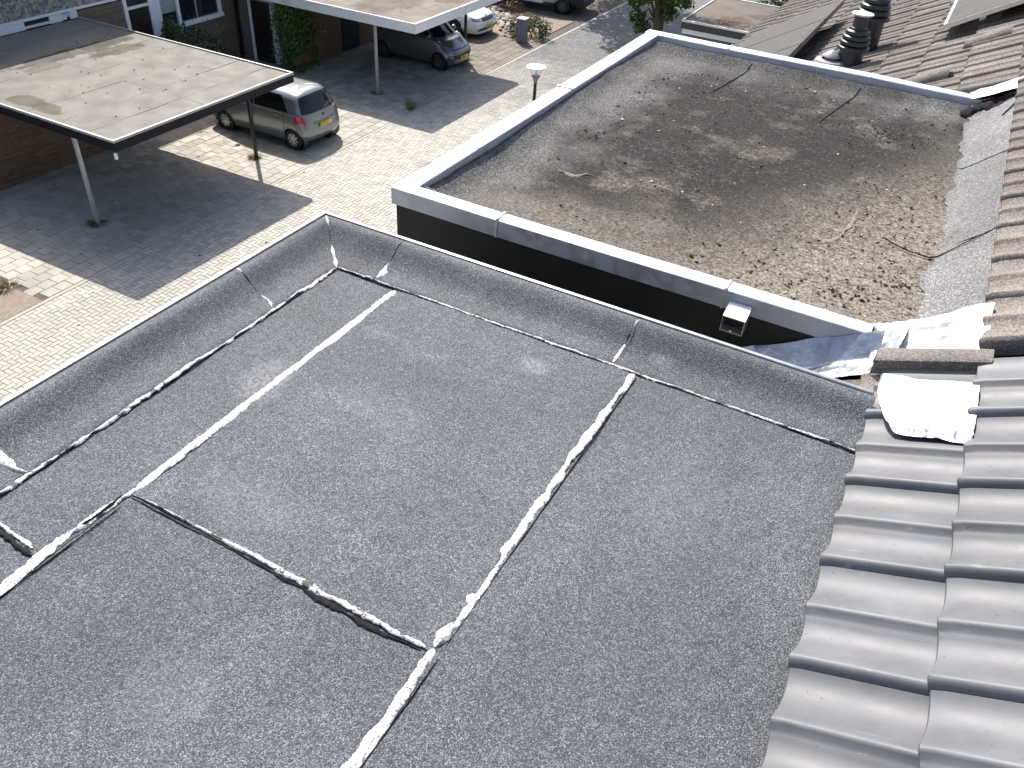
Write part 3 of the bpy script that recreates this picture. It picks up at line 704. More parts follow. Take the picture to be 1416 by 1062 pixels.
# cheek board that the coping hangs over
MB().box(-1.893, .14, 2.642, 2.6545, 6.6, 7.835).build('cheek_board', 'cheek', dB)
def ffz(x, y):
    h = ZF + .010*fnoise(x, y, 1.3, 21, 3) + .003*fnoise(x, y, 6, 25, 2)
    h = h - .012*math.exp(-((x+.25)**2/.25+(y-3.9)**2/.8))
    # wrinkles
    def ridge(x0, y0, x1, y1, wd, a):
        dx, dy = x1-x0, y1-y0; L2 = dx*dx+dy*dy; t = max(0, min(1, ((x-x0)*dx+(y-y0)*dy)/L2))
        d = math.hypot(x-x0-t*dx, y-y0-t*dy); return a*math.exp(-(d/wd)**2)*math.sin(math.pi*min(1, t*.9+.08))
    h += ridge(-1.15, 5.58, -1.17, 4.9, .05, -.012) + ridge(-.45, 5.58, -.55, 4.8, .05, -.012) + ridge(-.12, 5.58, -.2, 5.1, .035, .014) + ridge(.02, 5.58, -.02, 5.2, .03, .012)
    h += ridge(.12, 5.52, .16, 5.2, .03, .016) + ridge(-.42, 4.55, -.05, 4.4, .05, .012) + ridge(-.3, 3.55, -.12, 3.55, .03, .010) + ridge(-.12, 3.55, -.14, 3.7, .03, .010)
    # fillets under the coping
    e = min(x+1.81, 5.585-y)
    if e < .12: h += .055*(1-max(e, 0)/.12)**2
    e2 = y-2.725
    if e2 < .08: h += .035*(1-max(e2, 0)/.08)**2
    if x > .17: h += (x-.17)**2*3.0
    return h
sheet(-1.81, .27, 2.722, 5.588, 0, 'granule_far', dB, res=.03, zf=ffz, wobble=0)
def up_strip(y0, y1, seed):
    n = int((y1-y0)/.03); P = []
    for i in range(n+1):
        y = y0+(y1-y0)*i/n; row = []
        for t in np.linspace(0, 1, 12):
            xs = .195 + (.035*vnoise(y*3, 2.2)+.018*vnoise(y*11, 5.2)+.008*vnoise(y*37, 1.2))*(1-t) + t*.29
            zz = ffz(.20, y)+.006 if t == 0 else max(ffz(min(xs, .27), y)+.006, ZF + .014 + (xs-.22)*.86)
            row.append((xs, y, float(zz + .004*vnoise(y*7, t*3+seed) + .0015*vnoise(y*40, t*12+seed))))
        P.append(row)
    return MB().grid(P).build('upstand_strip', 'granule_clean', dB, smooth='full')
up_strip(2.74, 3.63, 1); up_strip(3.62, 4.62, 2); up_strip(4.61, 5.74, 3)
zs_ = lambda x, y: (ffz(x, y)+.006 if x < .21 else max(ffz(min(x, .27), y)+.006, ZF+.014+(x-.22)*.86))+.004
ribbon('seam_edge', [(-.02, 3.60), (.08, 3.545), (.18, 3.52), (.27, 3.575), (.42, 3.66)], [.001, .003, .0035, .003, .003], 0, .003, 'bead_dark', dB, seed=61, zfun=zs_)
ribbon('seam_edge', [(.20, 4.60), (.45, 4.63)], [.001, .003], 0, .003, 'bead_dark', dB, seed=62, zfun=zs_)
ribbon('seam_edge', [(-1.15, 5.57), (-1.20, 5.25), (-1.22, 5.0)], [.005, .006, .002], 0, .003, 'bead_dark', dB, seed=63, zfun=lambda x, y: ffz(x, y)+.002)
ribbon('seam_edge', [(-.455, 5.57), (-.52, 5.2), (-.56, 4.9)], [.005, .006, .002], 0, .003, 'bead_dark', dB, seed=64, zfun=lambda x, y: ffz(x, y)+.002)
# tarred patch at the far right corner
ribbon('seam_edge', [(.13, 5.50), (.22, 5.57), (.33, 5.60)], [.02, .05, .03], 0, .012, 'bead_dark', dB, seed=66, zfun=zs_, wob=.5)
ribbon('seam_edge', [(.33, 5.30), (.42, 5.55)], [.004, .012, .006], 0, .006, 'bead_dark', dB, seed=67, zfun=zs_)
ribbon('seam_edge', [(.20, 2.81), (.27, 2.83), (.33, 2.81)], [.002, .012, .002], 0, .012, 'bead_dark', dB, seed=68, zfun=zs_)
# zinc coping, in lengths with folded joints
CT = 7.88
def coping(axis, a, b, wd, pos, sgn, z0=CT, z1=CT, name='coping'):
    """profile across: outer drop face, flat top, inner lip. axis 'x' runs along X."""
    pr = [(.000, -.075), (-.004, -.078), (.0, -.070), (0, -.004), (.004, 0), (wd-.004, .004), (wd, 0), (wd, -.045)]
    pr = [(.003, -.078), (0, -.076), (0, -.004), (.004, 0), (wd*.5, .003), (wd-.004, .002), (wd, -.002), (wd, -.05), (wd-.003, -.05)]
    n = max(2, int(abs(b-a)/.06)); P = []
    for i in range(n+1):
        t = a+(b-a)*i/n; z = z0+(z1-z0)*i/n + .0025*float(vnoise(t*2.2, pos*3))
        row = []
        for d, h in pr:
            dd = pos+sgn*d + .002*float(vnoise(t*1.6, pos*7+1))
            row.append((t, dd, z+h) if axis == 'x' else (dd, t, z+h))
        P.append(row)
    return MB().grid(P).build(name, 'zinc', dB, smooth=True)
def joint(axis, t, wd, pos, sgn):
    e = .010
    x = sorted((pos-sgn*.002, pos+sgn*(wd+.002)))
    if axis == 'x': MB().box(t-e/2, t+e/2, x[0], x[1], CT-.079, CT+.0085, .002).build('coping_joint', 'zinc', dB, smooth=True)
    else: MB().box(x[0], x[1], t-e/2, t+e/2, CT-.079, CT+.0085, .002).build('coping_joint', 'zinc', dB, smooth=True)
coping('y', 2.665, 4.25, .095, -1.915, 1); coping('y', 4.25, 5.70, .095, -1.915, 1); joint('y', 3.22, .095, -1.915, 1); joint('y', 4.25, .095, -1.915, 1)
coping('x', -1.915, -1.40, .068, 2.637, 1, CT+.0015, CT+.0015); coping('x', -1.40, -.45, .068, 2.637, 1, CT+.0015, CT+.0012); coping('x', -.45, .06, .068, 2.637, 1, CT+.0012, CT-.002)
joint('x', -1.40, .068, 2.637, 1); joint('x', -.45, .068, 2.637, 1)
coping('x', -1.915, -1.33, .10, 5.715, -1, CT+.002, CT+.002); coping('x', -1.33, -.42, .10, 5.715, -1, CT+.002, CT+.002); coping('x', -.42, .22, .10, 5.715, -1, CT+.002, CT)
joint('x', -1.33, .10, 5.715, -1); joint('x', -.42, .10, 5.715, -1)
# rainwater spout through the cheek
mb = MB(); x0, x1 = -.424, -.342
mb.add([(x0, 2.635, 7.845), (x1, 2.635, 7.845), (x1, 2.560, 7.822), (x0, 2.560, 7.822), (x0, 2.635, 7.841), (x1, 2.635, 7.841), (x1, 2.560, 7.818), (x0, 2.560, 7.818)],
       [(0, 1, 2, 3), (4, 7, 6, 5), (0, 3, 7, 4), (1, 5, 6, 2), (3, 2, 6, 7)])
for x in (x0, x1-.003): mb.box(x, x+.003, 2.560, 2.635, 7.764, 7.8185)
mb.box(x0, x1, 2.560, 2.635, 7.760, 7.7635)
sp = mb.build('spout', 'alu', dB)
MB().box(x0+.0035, x1-.0035, 2.60, 2.634, 7.765, 7.815).build('spout_throat', 'cheek', dB)
# crumpled flashings
def crumple(name, mat, parent, quad, zf, nu=46, nv=22, amp=.012, sc_=9, seed=0, bulge=0):
    """quad: four plan corners (u0v0,u1v0,u1v1,u0v1)"""
    P = []
    q = [np.array(c, float) for c in quad]
    for i in range(nu+1):
        u = i/nu; row = []
        for j in range(nv+1):
            v = j/nv
            p = (1-u)*(1-v)*q[0]+u*(1-v)*q[1]+u*v*q[2]+(1-u)*v*q[3]
            x, y = p; x -= bulge*(1-u)*math.sin(math.pi*min(1, v*1.02))**.7 if v < .99 else 0
            ed = .006*float(vnoise(u*5, v*3+seed))
            if j in (0, nv): y += ed*1.2
            if i == 0: x += ed
            r = abs(float(vnoise(x*sc_+seed, y*sc_*1.7)))
            r2 = abs(float(vnoise(x*sc_*2.7+seed, y*sc_*3.1+4)))
            z = zf(x, y, u, v) + amp*(.9-1.8*min(1, r*1.6)) + amp*.45*(.5-r2*1.5)
            row.append((x, y, z))
        P.append(row)
    o = MB().grid(P).build(name, mat, parent, smooth='full')
    o.data.set_sharp_from_angle(angle=math.radians(35))
    return o
# (a) over the step between the two houses
def za(x, y, u, v):
    base = ZR(x, .022)
    if v > .55: base += (v-.55)*.055
    if .3 < v < .55: base -= .018*math.sin((v-.3)/.25*math.pi)
    if u < .16: base += (.16-u)*.10*v
    if v < .12: base -= (.12-v)*.10
    return base
crumple('flashing', 'lead', houseB, [(.085, 2.515), (.385, 2.50), (.378, 2.775), (.075, 2.70)], za, 60, 34, .0085, 8, 1)
# (b) flat patch over the first grey tile course
def tile_crest(x):     # height of the roll tops of the lowest grey course
    xl = .146; zl = ZR(xl, -.035)+.024; zt = ZR(.39, -.035)-.003; an = math.atan2(zt-zl, .39-xl)
    t = (x-xl)/math.cos(an)
    return zl+(x-xl)*math.tan(an) + (.03+.0357+.024*(1-t/.33))/math.cos(an)
def zb(x, y, u, v):
    s = ((2.43-y)/.1565) % 1.0
    prof = float(np.interp(s, [0, .3, .6, .75, .9, 1], [.1, 0, .3, 1, .5, .1]))
    b = tile_crest(x) + .004 + .002*prof - .022*max(0, 1-v/.28)
    if v < .16: b += .011*math.sin(v/.16*math.pi)*float(vnoise(u*14, 3.3)+.6*vnoise(u*37, v*20))
    return b
fl = crumple('flashing', 'lead', houseA, [(.20, 2.045), (.374, 2.012), (.371, 2.288), (.125, 2.312)], zb, 60, 44, .0026, 9, 5, .024)
# (c) dull lead at the foot of the black cheek
def zc(x, y, u, v):
    b = ZR(x, -.012)+.01
    return b + max(0, v-.62)/.38*.085
crumple('flashing', 'lead_dull', houseB, [(-.42, 2.46), (.115, 2.475), (.10, 2.636), (-.42, 2.636)], zc, 60, 22, .006, 9, 9)
# (d) tail of the crumpled sheet rising to the end of the coping
P = []
for i in range(17):
    t = i/16; row = []
    for j in range(11):
        s = j/10
        a = np.array((.045, 2.632, CT-.078)); b = np.array((.15, 2.53, ZR(.15, .026))); c = np.array((.05, 2.715, CT-.004)); d = np.array((.17, 2.71, ZR(.17, .045)))
        p = (1-t)*(1-s)*a+t*(1-s)*b+t*s*d+(1-t)*s*c
        p[2] += .010*float(vnoise(t*5.3+1, s*6.1)) + .006*abs(float(vnoise(t*13, s*12+2)))
        row.append(p.tolist())
    P.append(row)
MB().grid(P).build('flashing', 'lead_dull', houseB, smooth='full')
# pale flashing running up the slope from the far coping
def ze(x, y, u, v): return max(ZF+.03+(x-.22)*.86 if x < .45 else ZR(x, .02), 7.874, ZR(x, .02)) - .02*(v < .2)
crumple('flashing', 'zinc', houseB, [(.15, 5.605), (.95, 5.655), (.95, 5.745), (.15, 5.735)], ze, 40, 6, .006, 8, 13)
# brown tile edge strip where the first course was cut
P = []
for i in range(9):
    x = .095+.30*i/8
    zc_ = tile_crest(x)+.004; P.append([(x, 2.415-.004*i/8, zc_-.06), (x, 2.413, zc_-.006), (x, 2.42, zc_), (x, 2.475, zc_+.002), (x, 2.49, zc_-.004), (x, 2.50, zc_-.07)])
MB().grid(P).build('tile_edge', 'tile_brown', houseB, smooth=True)

# vents on the brown roof
def vent(x, y, s, cap, extra=0):
    z = ZR(x, -.01); c = (x, y, z)
    v = MB().lathe([(.150*s, -.10), (.145*s, .0), (.118*s, .10*s), (.112*s, .26*s+extra)], c, 24).build('roof_vent', 'vent', houseB, smooth=True)
    b = .23*s+extra
    for k, (r, zz) in enumerate([(.150, .0), (.140, .05), (.128, .095), (.112, .14)]):
        MB().lathe([(.09*s, b+zz*s-.006), (r*s, b+zz*s), (r*s*.985, b+zz*s+.024*s), (r*s*.86, b+zz*s+.036*s), (.09*s, b+zz*s+.038*s)], c, 28).build('ring', 'vent', v, smooth=True)
    t = b+.17*s
    MB().lathe([(.078*s, t), (.078*s, t+.02*s), (.068*s, t+.03*s), (.062*s, t+.13*s)], c, 20).build('neck', 'vent', v, smooth=True)
    if cap:
        MB().lathe([(.0, t+.12*s), (.085*s, t+.13*s), (.10*s, t+.138*s), (.098*s, t+.148*s), (.05*s, t+.156*s), (0, t+.158*s)], c, 24).build('cap', 'white_cap', v, smooth=True)
    else:
        MB().lathe([(.062*s, t+.20*s), (.10*s, t+.23*s), (.10*s, t+.36*s), (.07*s, t+.42*s), (0, t+.44*s)], c, 24).build('cap', 'vent', v, smooth=True)
    return v
vent(-.79, 7.72, .88, True); vent(-.76, 8.22, 1.0, False, .10)
x, y = -.93, 7.66; z = ZR(x, .125)
v = MB().lathe([(.09, -.22), (.09, -.01), (.135, .0), (.125, .02), (.09, .03), (.08, .032)], (x, y, z), 26).build('roof_vent', 'vent_grey', houseB, smooth=True)
MB().lathe([(.055, .025), (.055, .048), (.082, .052), (.078, .06), (.02, .10), (0, .104)], (x, y, z), 26).build('cap', 'vent_grey', v, smooth=True)

# raised panel arrays on the roof (they rest on it: things of their own)
def panel_set(label, x0, x1, ys, off, th, group):
    g = empty('roof_panel', ((x0+x1)/2, (ys[0]+ys[-1])/2, ZR((x0+x1)/2, off)), label, 'roof panel', group)
    for a, b in zip(ys[:-1], ys[1:]):
        V = []
        for (o_) in (off-th, off):
            V += [(x0, a+.008, ZR(x0, o_)), (x1, a+.008, ZR(x1, o_)), (x1, b-.008, ZR(x1, o_)), (x0, b-.008, ZR(x0, o_))]
        f = MB().add(V, [(0, 3, 2, 1), (4, 5, 6, 7), (0, 1, 5, 4), (1, 2, 6, 5), (2, 3, 7, 6), (3, 0, 4, 7)]).build('panel_frame', 'alu' if th < .045 else 'vent', g)
        e = .02
        V = [(x0+e, a+e, ZR(x0+e, off+.0015)), (x1-e, a+e, ZR(x1-e, off+.0015)), (x1-e, b-e, ZR(x1-e, off+.0015)), (x0+e, b-e, ZR(x0+e, off+.0015))]
        MB().add(V, [(0, 1, 2, 3)]).build('panel_face', 'solar', f)
    for yy in (ys[0]+.2, ys[-1]-.2):
        for xx in (x0+.25, x1-.2):
            MB().box(xx-.02, xx+.02, yy-.02, yy+.02, ZR(xx, -.03), ZR(xx, off-th)-.001).build('bracket', 'alu', g)
    return g
panel_set('long grey panel array standing off the brown tiles behind the vents', -2.25, -1.33, [7.3, 8.42, 9.54, 10.66], .25, .06, 'raised panels on the brown roof')
panel_set('pale grey panel near the top right corner, above the dirty dormer roof', -.17, 1.5, [7.5, 8.6], .15, .035, 'raised panels on the brown roof')

# dried mud curls lying on the dirty roof
zd_ = lambda x, y: ffz(x, y)+.001
for k, (pts, hw) in enumerate((([(-.16, 3.84), (-.165, 3.66), (-.18, 3.52)], [.003, .010, .007]), ([(-.18, 3.51), (-.24, 3.42), (-.30, 3.385)], [.008, .009, .003]), ([(-.62, 5.05), (-.55, 5.05)], [.004, .010, .004]), ([(-.27, 3.60), (-.22, 3.55)], [.003, .007, .003]), ([(-1.5, 3.40), (-1.40, 3.39), (-1.33, 3.45)], [.004, .010, .004]))):
    ribbon('mud_curl', pts, hw, 0, .005, 'mud', dB, seed=80+k, zfun=zd_, wob=.9, lump=.9)
# debris on the dirty roof
mb = MB(); mb2 = MB()
for k in range(3400):
    x = RS.uniform(-1.6, .2); y = RS.uniform(2.85, 5.4)
    if vnoise(x*2.4, y*2.4) < .05 and RS.rand() < .75: continue
    s = RS.choice([.003, .005, .008, .012], p=[.45, .33, .17, .05]); zz = ffz(x, y)
    V = [(x+s*RS.uniform(-1, 1), y+s*RS.uniform(-1, 1), zz+s*RS.uniform(-.2, .9)) for _ in range(6)]
    F = [(0, 1, 2), (0, 2, 3), (3, 4, 5), (1, 4, 2), (5, 0, 1), (2, 4, 5)]
    (mb if RS.rand() < .86 else mb2).add(V, F)
for (cx_, cy_, n_) in ((-.20, 4.95, 26), (-.05, 4.9, 14), (-.08, 3.05, 30), (.12, 3.2, 30), (.06, 3.45, 12), (-1.55, 3.95, 10), (-.75, 5.5, 6)):
    for k in range(n_):
        x = cx_+RS.randn()*.06; y = cy_+RS.randn()*.05; s = RS.uniform(.004, .013); zz = ffz(x, y)
        V = [(x+s*RS.uniform(-1, 1), y+s*RS.uniform(-1, 1), zz+s*RS.uniform(-.2, .9)) for _ in range(6)]
        mb.add(V, [(0, 1, 2), (0, 2, 3), (3, 4, 5), (1, 4, 2), (5, 0, 1), (2, 4, 5)])
tag(mb.build('debris', 'crumb'), 'dark crumbs of moss and dirt scattered over the dirty dormer roof', 'debris', kind='stuff')
tag(mb2.build('debris', 'pale_crumb'), 'pale chips and grit scattered over the dirty dormer roof', 'debris', kind='stuff')
# ------------------------------------------------------------------ buildings across the road
FX = -22.2
hc = empty('row_house', (FX, 16, 0), 'brick house across the road with pebble panels, dark windows and porch', 'house')
MB().box(FX-9, FX-.35, -2, 60, 0, 6.2).build('wall', 'brick_pale', hc)
pf = 'pebble_panel'
for k in range(20):
    y0 = 1.0+k*2.4
    MB().box(FX-.35, FX-.0, y0+.008, y0+2.4-.008, 2.78, 6.3, .0).build(pf, 'pebble', hc)
MB().box(FX-.34, FX+.015, -2, 50, 2.705, 2.775).build('band', 'white', hc)
# clerestory strip over the left carport
st = MB().box(FX-.33, FX-.06, 6.0, 15.95, 2.45, 2.70).build('window', 'glass', hc)
for (a, b) in ((6.0, 13.55), ): MB().box(FX-.06, FX-.0, a, b, 2.46, 2.52).build('sill', 'white', st)
for (a, b) in ((13.55, 14.30), (15.08, 15.46), (15.72, 15.95), (12.2, 12.4)): MB().box(FX-.06, FX+.004, a, b, 2.50, 2.70).build('frame', 'white', st)
MB().box(FX-.05, FX+.006, 12.0, 15.6, 2.52, 2.575).build('sill', 'white', st)
MB().box(FX-.05, FX-.01, 15.46, 15.72, 2.575, 2.68).build('pane', 'white_blue', st)
# ribbed dark wall
for k in range(20):
    z0 = .02+k*.132
    MB().box(FX-.34, FX-.02-.012*(k % 2), 15.96, 17.52, z0, z0+.128, .004).build('plank', 'brick_pale', hc)
# entrance door with white frame
dr = MB().box(FX-.2, FX-.05, 17.66, 18.46, .05, 2.35).build('door', 'door_dark', hc)
for (a, b, c, d) in ((17.54, 17.66, 0, 2.69), (18.46, 18.56, 0, 2.69), (17.66, 18.46, 2.36, 2.44)): MB().box(FX-.2, FX, a, b, c, d).build('frame', 'white', dr)
MB().box(FX-.15, FX-.04, 17.66, 18.46, 2.44, 2.69).build('pane', 'glass', dr)
MB().box(FX-.2, FX-.01, 18.57, 18.88, .0, 2.69).build('white_panel', 'white', hc)
# windows
w1 = MB().box(FX-.2, FX-.07, 18.9, 19.50, .9, 2.69).build('window', 'glass', hc)
MB().box(FX-.069, FX-.06, 18.92, 19.48, 2.0, 2.69).build('curtain', 'curtain', w1)
w2 = MB().box(FX-.2, FX-.07, 19.62, 21.26, 1.62, 2.52).build('window', 'glass', hc)
for (a, b, c, d) in ((19.50, 19.62, .9, 2.69), (21.26, 21.38, 1.50, 2.69), (19.62, 21.26, 2.50, 2.69)): MB().box(FX-.2, FX, a, b, c, d).build('frame', 'white', w2)
MB().box(FX-.2, FX+.05, 19.62, 21.40, 1.50, 1.62).build('sill', 'white', w2)
MB().box(FX-.06, FX-.05, 20.3, 20.36, 1.62, 2.5).build('frame', 'curtain', w2)
MB().box(FX-.34, FX-.02, 18.9, 21.95, 0, .895).build('wall', 'brick_pale', hc)
MB().box(FX-.34, FX-.02, 19.5, 21.95, .9, 1.495).build('wall', 'brick_pale', hc)
MB().box(FX-.34, FX-.02, 21.39, 21.95, 1.5, 2.70).build('wall', 'brick_pale', hc)
# sheds under the carports
def brick_wall(y0, y1, x, z1, parent, skip=None):
    MB().box(x-.12, x-.012, y0, y1, 0, z1).build('wall', 'mortar', parent)
    B = []
    r = 0; z = .01
    while z < z1-.06:
        y = y0+(.11 if r % 2 else 0)
        while y < y1-.2:
            B.append((y, z)); y += .22
        z += .0625; r += 1
    me = MB().box(-.05, 0, 0, .21, 0, .0525).build('brick', 'brick'); m = me.data; bpy.data.objects.remove(me)
    B.sort(key=lambda b: (vis(x, b[0], b[1]) is None, near_key(x, b[0])))
    for (y, z) in B[:220]: inst(m, 'brick', parent, (x+RS.uniform(-.003, .003), y, z))
    mb = MB()
    for (y, z) in B[220:]: mb.box(x-.05, x+RS.uniform(-.003, .003), y, y+.21, z, z+.0525)
    mb.build('bricks', 'brick', parent, kind='stuff')
s1 = empty('shed', (-20.8, 11.5, 0), 'brown brick shed wall in the shade under the left carport', 'shed')
MB().box(-22.1, -19.53, 8.0, 14.6, 0, 2.24).build('shed_body', 'mortar', s1)
brick_wall(8.0, 14.6, -19.40, 2.24, s1)
dd = MB().box(-19.42, -19.385, 9.25, 10.1, .02, 2.05).build('door', 'white_blue', s1)
MB().box(-19.384, -19.36, 9.95, 10.02, 1.0, 1.04).build('handle', 'chrome', dd)
s2 = empty('shed', (-21, 24, 0), 'dark brick porch shed with navy door beside the ivy, under white carport', 'shed')
MB().box(-22.1, -19.93, 22.12, 27.4, 0, 2.26).build('shed_body', 'mortar', s2)
brick_wall(22.1, 24.62, -19.80, 2.26, s2)
dd = MB().box(-19.86, -19.80, 24.66, 25.6, .02, 2.1).build('door', 'door_navy', s2)
MB().box(-19.80, -19.77, 25.42, 25.47, 1.0, 1.15).build('handle', 'chrome', dd)
MB().box(-19.93, -19.81, 25.65, 27.4, 0, 2.26).build('wall', 'brick', s2)
d2 = MB().box(-21.53, -20.72, 22.045, 22.075, .04, 1.96).build('door', 'door_dark', s2)
MB().box(-21.66, -21.54, 22.035, 22.11, 0, 1.96).build('frame', 'white', d2)
MB().box(-21.45, -20.78, 22.038, 22.044, 1.02, 1.06).build('frame', 'door_navy', d2)
MB().box(-20.70, -20.10, 22.04, 22.11, .04, 2.02).build('white_panel', 'white_blue', s2)
MB().box(-21.66, -20.10, 22.03, 22.11, 2.03, 2.26).build('lintel', 'white_blue', s2)
MB().box(-22.1, -21.68, 22.055, 22.11, 0, 2.26).build('wall', 'mortar', s2)
MB().box(-20.09, -19.93, 22.05, 22.115, 0, 2.26).build('wall', 'brick', s2)

# ------------------------------------------------------------------ carports
def carport(label, x0, x1, y0, y1, z, fas, fh, deck, trim, posts, pmat, ylines, xlines, overs=.05):
    g = empty('carport', ((x0+x1)/2, (y0+y1)/2, 0), label, 'carport', 'flat roofed carports across the road')
    s = MB().box(x0+.03, x1-.03, y0+.03, y1-.03, z-.16, z-.02).build('roof', 'soffit', g)
    xs = sorted([x0+.05] + xlines + [x1-.05])
    for i, (a, b) in enumerate(zip(xs[:-1], xs[1:])):
        ys = sorted([y0+.05] + [yy + (i % 2)*.9 + RS.uniform(-.2, .2) for yy in ylines] + [y1-.05])
        for (c, d) in zip(ys[:-1], ys[1:]):
            dz = RS.uniform(0, .006)
            P = []
            for u in range(9):
                xx = a+(b-a)*u/8
                P.append([(xx, c+(d-c)*v/16, z-.012+dz+.006*float(fnoise(xx, c+(d-c)*v/16, 1.1, 31, 3)) + .006*(1-abs(u-4)/4.) ) for v in range(17)])
            mb = MB().grid(P)
            mb.box(a, b, c, d, z-.0195, z-.0145)
            mb.build('roofing_sheet', deck, s, smooth=True)
            MB().box(a-.014, a+.010, c+.004, d-.004, z-.014, z-.0045).build('lap', 'lap', s)
            MB().box(a+.012, b-.016, c-.012, c+.010, z-.014, z-.0050).build('lap', 'lap', s)
    f = .035
    for (a, b, c, d) in ((x1-f, x1, y0, y1), (x0, x1-f, y0, y0+f), (x0, x1-f, y1-f, y1)):
        MB().box(a, b, c, d, z-fh, z-.03).build('fascia', fas, g)
        MB().box(a-.012, b+.012 if b == x1 else b, c-.012 if c == y0 else c, d+.012 if d == y1 else d, z-.028, z+.028, .006).build('edge_trim', trim, s, smooth=True)
    for (px, py, m) in posts:
        mb = MB().box(px-.04, px+.04, py-.04, py+.04, 0, z-fh+.02, .006)
        MB().box(px-.07, px+.07, py-.07, py+.07, 0, .02).build('foot', m, mb.build('post', m, g, smooth=True))
    MB().box(x0+.2, x1-1.55, y0+.22, y0+.36, z-.32, z-.165).build('beam', fas, g); MB().box(x0+.2, x1-1.55, y1-.36, y1-.22, z-.32, z-.165).build('beam', fas, g)
    return g
c1 = carport('left carport with pale stained flat roof and dark navy fascia', -22.19, -14.46, 10.47, 15.96, 2.5, 'navy', .22, 'deck', 'deck_trim', [(-16.2, 10.80, 'post_grey'), (-15.85, 15.70, 'post_black')], None, [12.3, 14.2], [-21.2, -20.2, -19.2, -18.2, -17.2, -16.2, -15.3])
c2 = carport('white edged carport with brown mossy flat roof over the grey car', -22.19, -14.50, 21.50, 27.05, 2.52, 'white', .27, 'deck2', 'white', [(-16.27, 21.88, 'post_grey'), (-15.9, 26.8, 'post_black')], None, [23.2, 25.2], [-21.2, -20.2, -19.2, -18.2, -17.2, -16.2, -15.3])
# pale bracket at the carport corner
MB().box(-14.52, -14.47, 10.44, 10.50, 2.12, 2.26, .01).build('bracket', 'white', c1, smooth=True)
MB().box(-16.05, -15.7, 15.55, 15.62, 2.2, 2.28).build('bracket', 'white', c1)

# garage on the near side beyond the houses
gg = empty('garage', (-5.6, 29.8, 0), 'low garage with rust stained flat roof and dark fascia beyond the roofs', 'garage')
MB().box(-8.1, -3.0, 27.95, 31.7, 0, 2.1).build('wall', 'brick_pale', gg)
r_ = MB().box(-8.27, -2.9, 27.77, 31.85, 2.24, 2.47).build('roof', 'green_fascia', gg)
for i in range(5):
    a = -8.22+i*1.06
    MB().box(a, a+1.055, 27.82, 31.8, 2.4705, 2.478+.003*(i % 2), .002).build('roofing_sheet', 'deck3', r_)
MB().box(-8.22, -2.95, 27.80, 31.82, 2.09, 2.238).build('white_band', 'white', gg)
for (a, b, c, d) in ((-8.285, -8.22, 27.755, 31.865), (-8.22, -2.9, 27.755, 27.815), (-8.22, -2.9, 31.805, 31.865)): MB().box(a, b, c, d, 2.45, 2.51, .005).build('edge_trim', 'alu', r_, smooth=True)

# ------------------------------------------------------------------ leaves
def leaves(name, mat, parent, pts, nrm, size, droop=.3, kind=None, local=False):
    n = len(pts); pts = np.asarray(pts); nrm = np.asarray(nrm)
    V = []; F = []; T = []
    for i in range(n):
        p = pts[i]; nn = nrm[i]+RS.randn(3)*.55; nn /= np.linalg.norm(nn)+1e-9
        t = RS.randn(3); t[2] -= droop; t -= nn*t.dot(nn); t /= np.linalg.norm(t)+1e-9; b = np.cross(nn, t)
        s = size*RS.uniform(.6, 1.3)
        k = len(V)
        V += [(p-t*s*.6).tolist(), (p+b*s*.42+nn*s*.10).tolist(), (p+t*s*.7).tolist(), (p-b*s*.42+nn*s*.10).tolist()]
        F.append((k, k+1, k+2, k+3)); T.append(float(np.clip(RS.beta(2, 2.6), 0, 1)))
    mb = MB(); mb.v = V; mb.f = F; mb.t = T
    return mb.build(name, mat, parent, local=local)
def blob_pts(c, r, n, shell=.55):
    d = RS.randn(n, 3); d /= np.linalg.norm(d, axis=1)[:, None]
    rad = (shell+(1-shell)*RS.rand(n))**.8
    f = 1+.25*np.array([float(vnoise(q[0]*2.3+c[0], q[1]*2.3+q[2]*1.7+c[1])) for q in d])
    return np.array(c)+d*(rad*f)[:, None]*np.array(r), d
# ivy on the shed corner
iv = empty('ivy', (-19.85, 22.3, 0), 'tall dense green ivy covering the corner of the porch shed', 'ivy')
pp, nn = [], []
for k in range(5200):
    z = RS.uniform(0.05, 2.75)
    a = RS.uniform(0, 1)
    bulge = .16+.16*float(vnoise(z*1.6, a*4+3)) + .10*(z/2.7)
    if RS.rand() < .58: p = (-20.25+RS.rand()*.95 - .1*z/2.7, 22.03-RS.rand()*bulge*1.6, z); n_ = (.2, -1, .35)
    else: p = (-19.78+RS.rand()*bulge*1.7, 21.9+RS.rand()*1.25*(1-.12*abs(vnoise(z*2, 5.5))), z); n_ = (1, -.2, .35)
    if vnoise(p[0]*3+p[1]*2.2, z*2.6) < -.45: continue
    pp.append(p); nn.append(n_)
for k in range(420):
    z = RS.uniform(.1, 2.9); pp.append((-20.35+RS.rand()*1.1, 21.62-RS.rand()*.12+.1*vnoise(z*4, 8), z)); nn.append((0, -1, .5))
for k in range(900):
    p = (-20.3+RS.rand()*.9, 21.7+RS.rand()*.9, 2.5+RS.rand()*.45*abs(vnoise(k*.01, 3))); pp.append(p); nn.append((0, -.2, 1))
MB().tube([(-19.7, 21.95, 0), (-19.78, 21.98, 1.2), (-19.85, 21.96, 2.4)], [.04, .03, .015], 6).build('stem', 'bark', iv)
leaves('foliage', 'ivy', iv, pp, nn, .075)
bd = tag(MB().box(-19.75, -19.45, 23.22, 23.34, 1.05, 1.12, .004).build('wooden_board', 'wood', smooth=True), 'short pale board sticking out beside the ivy', 'board')
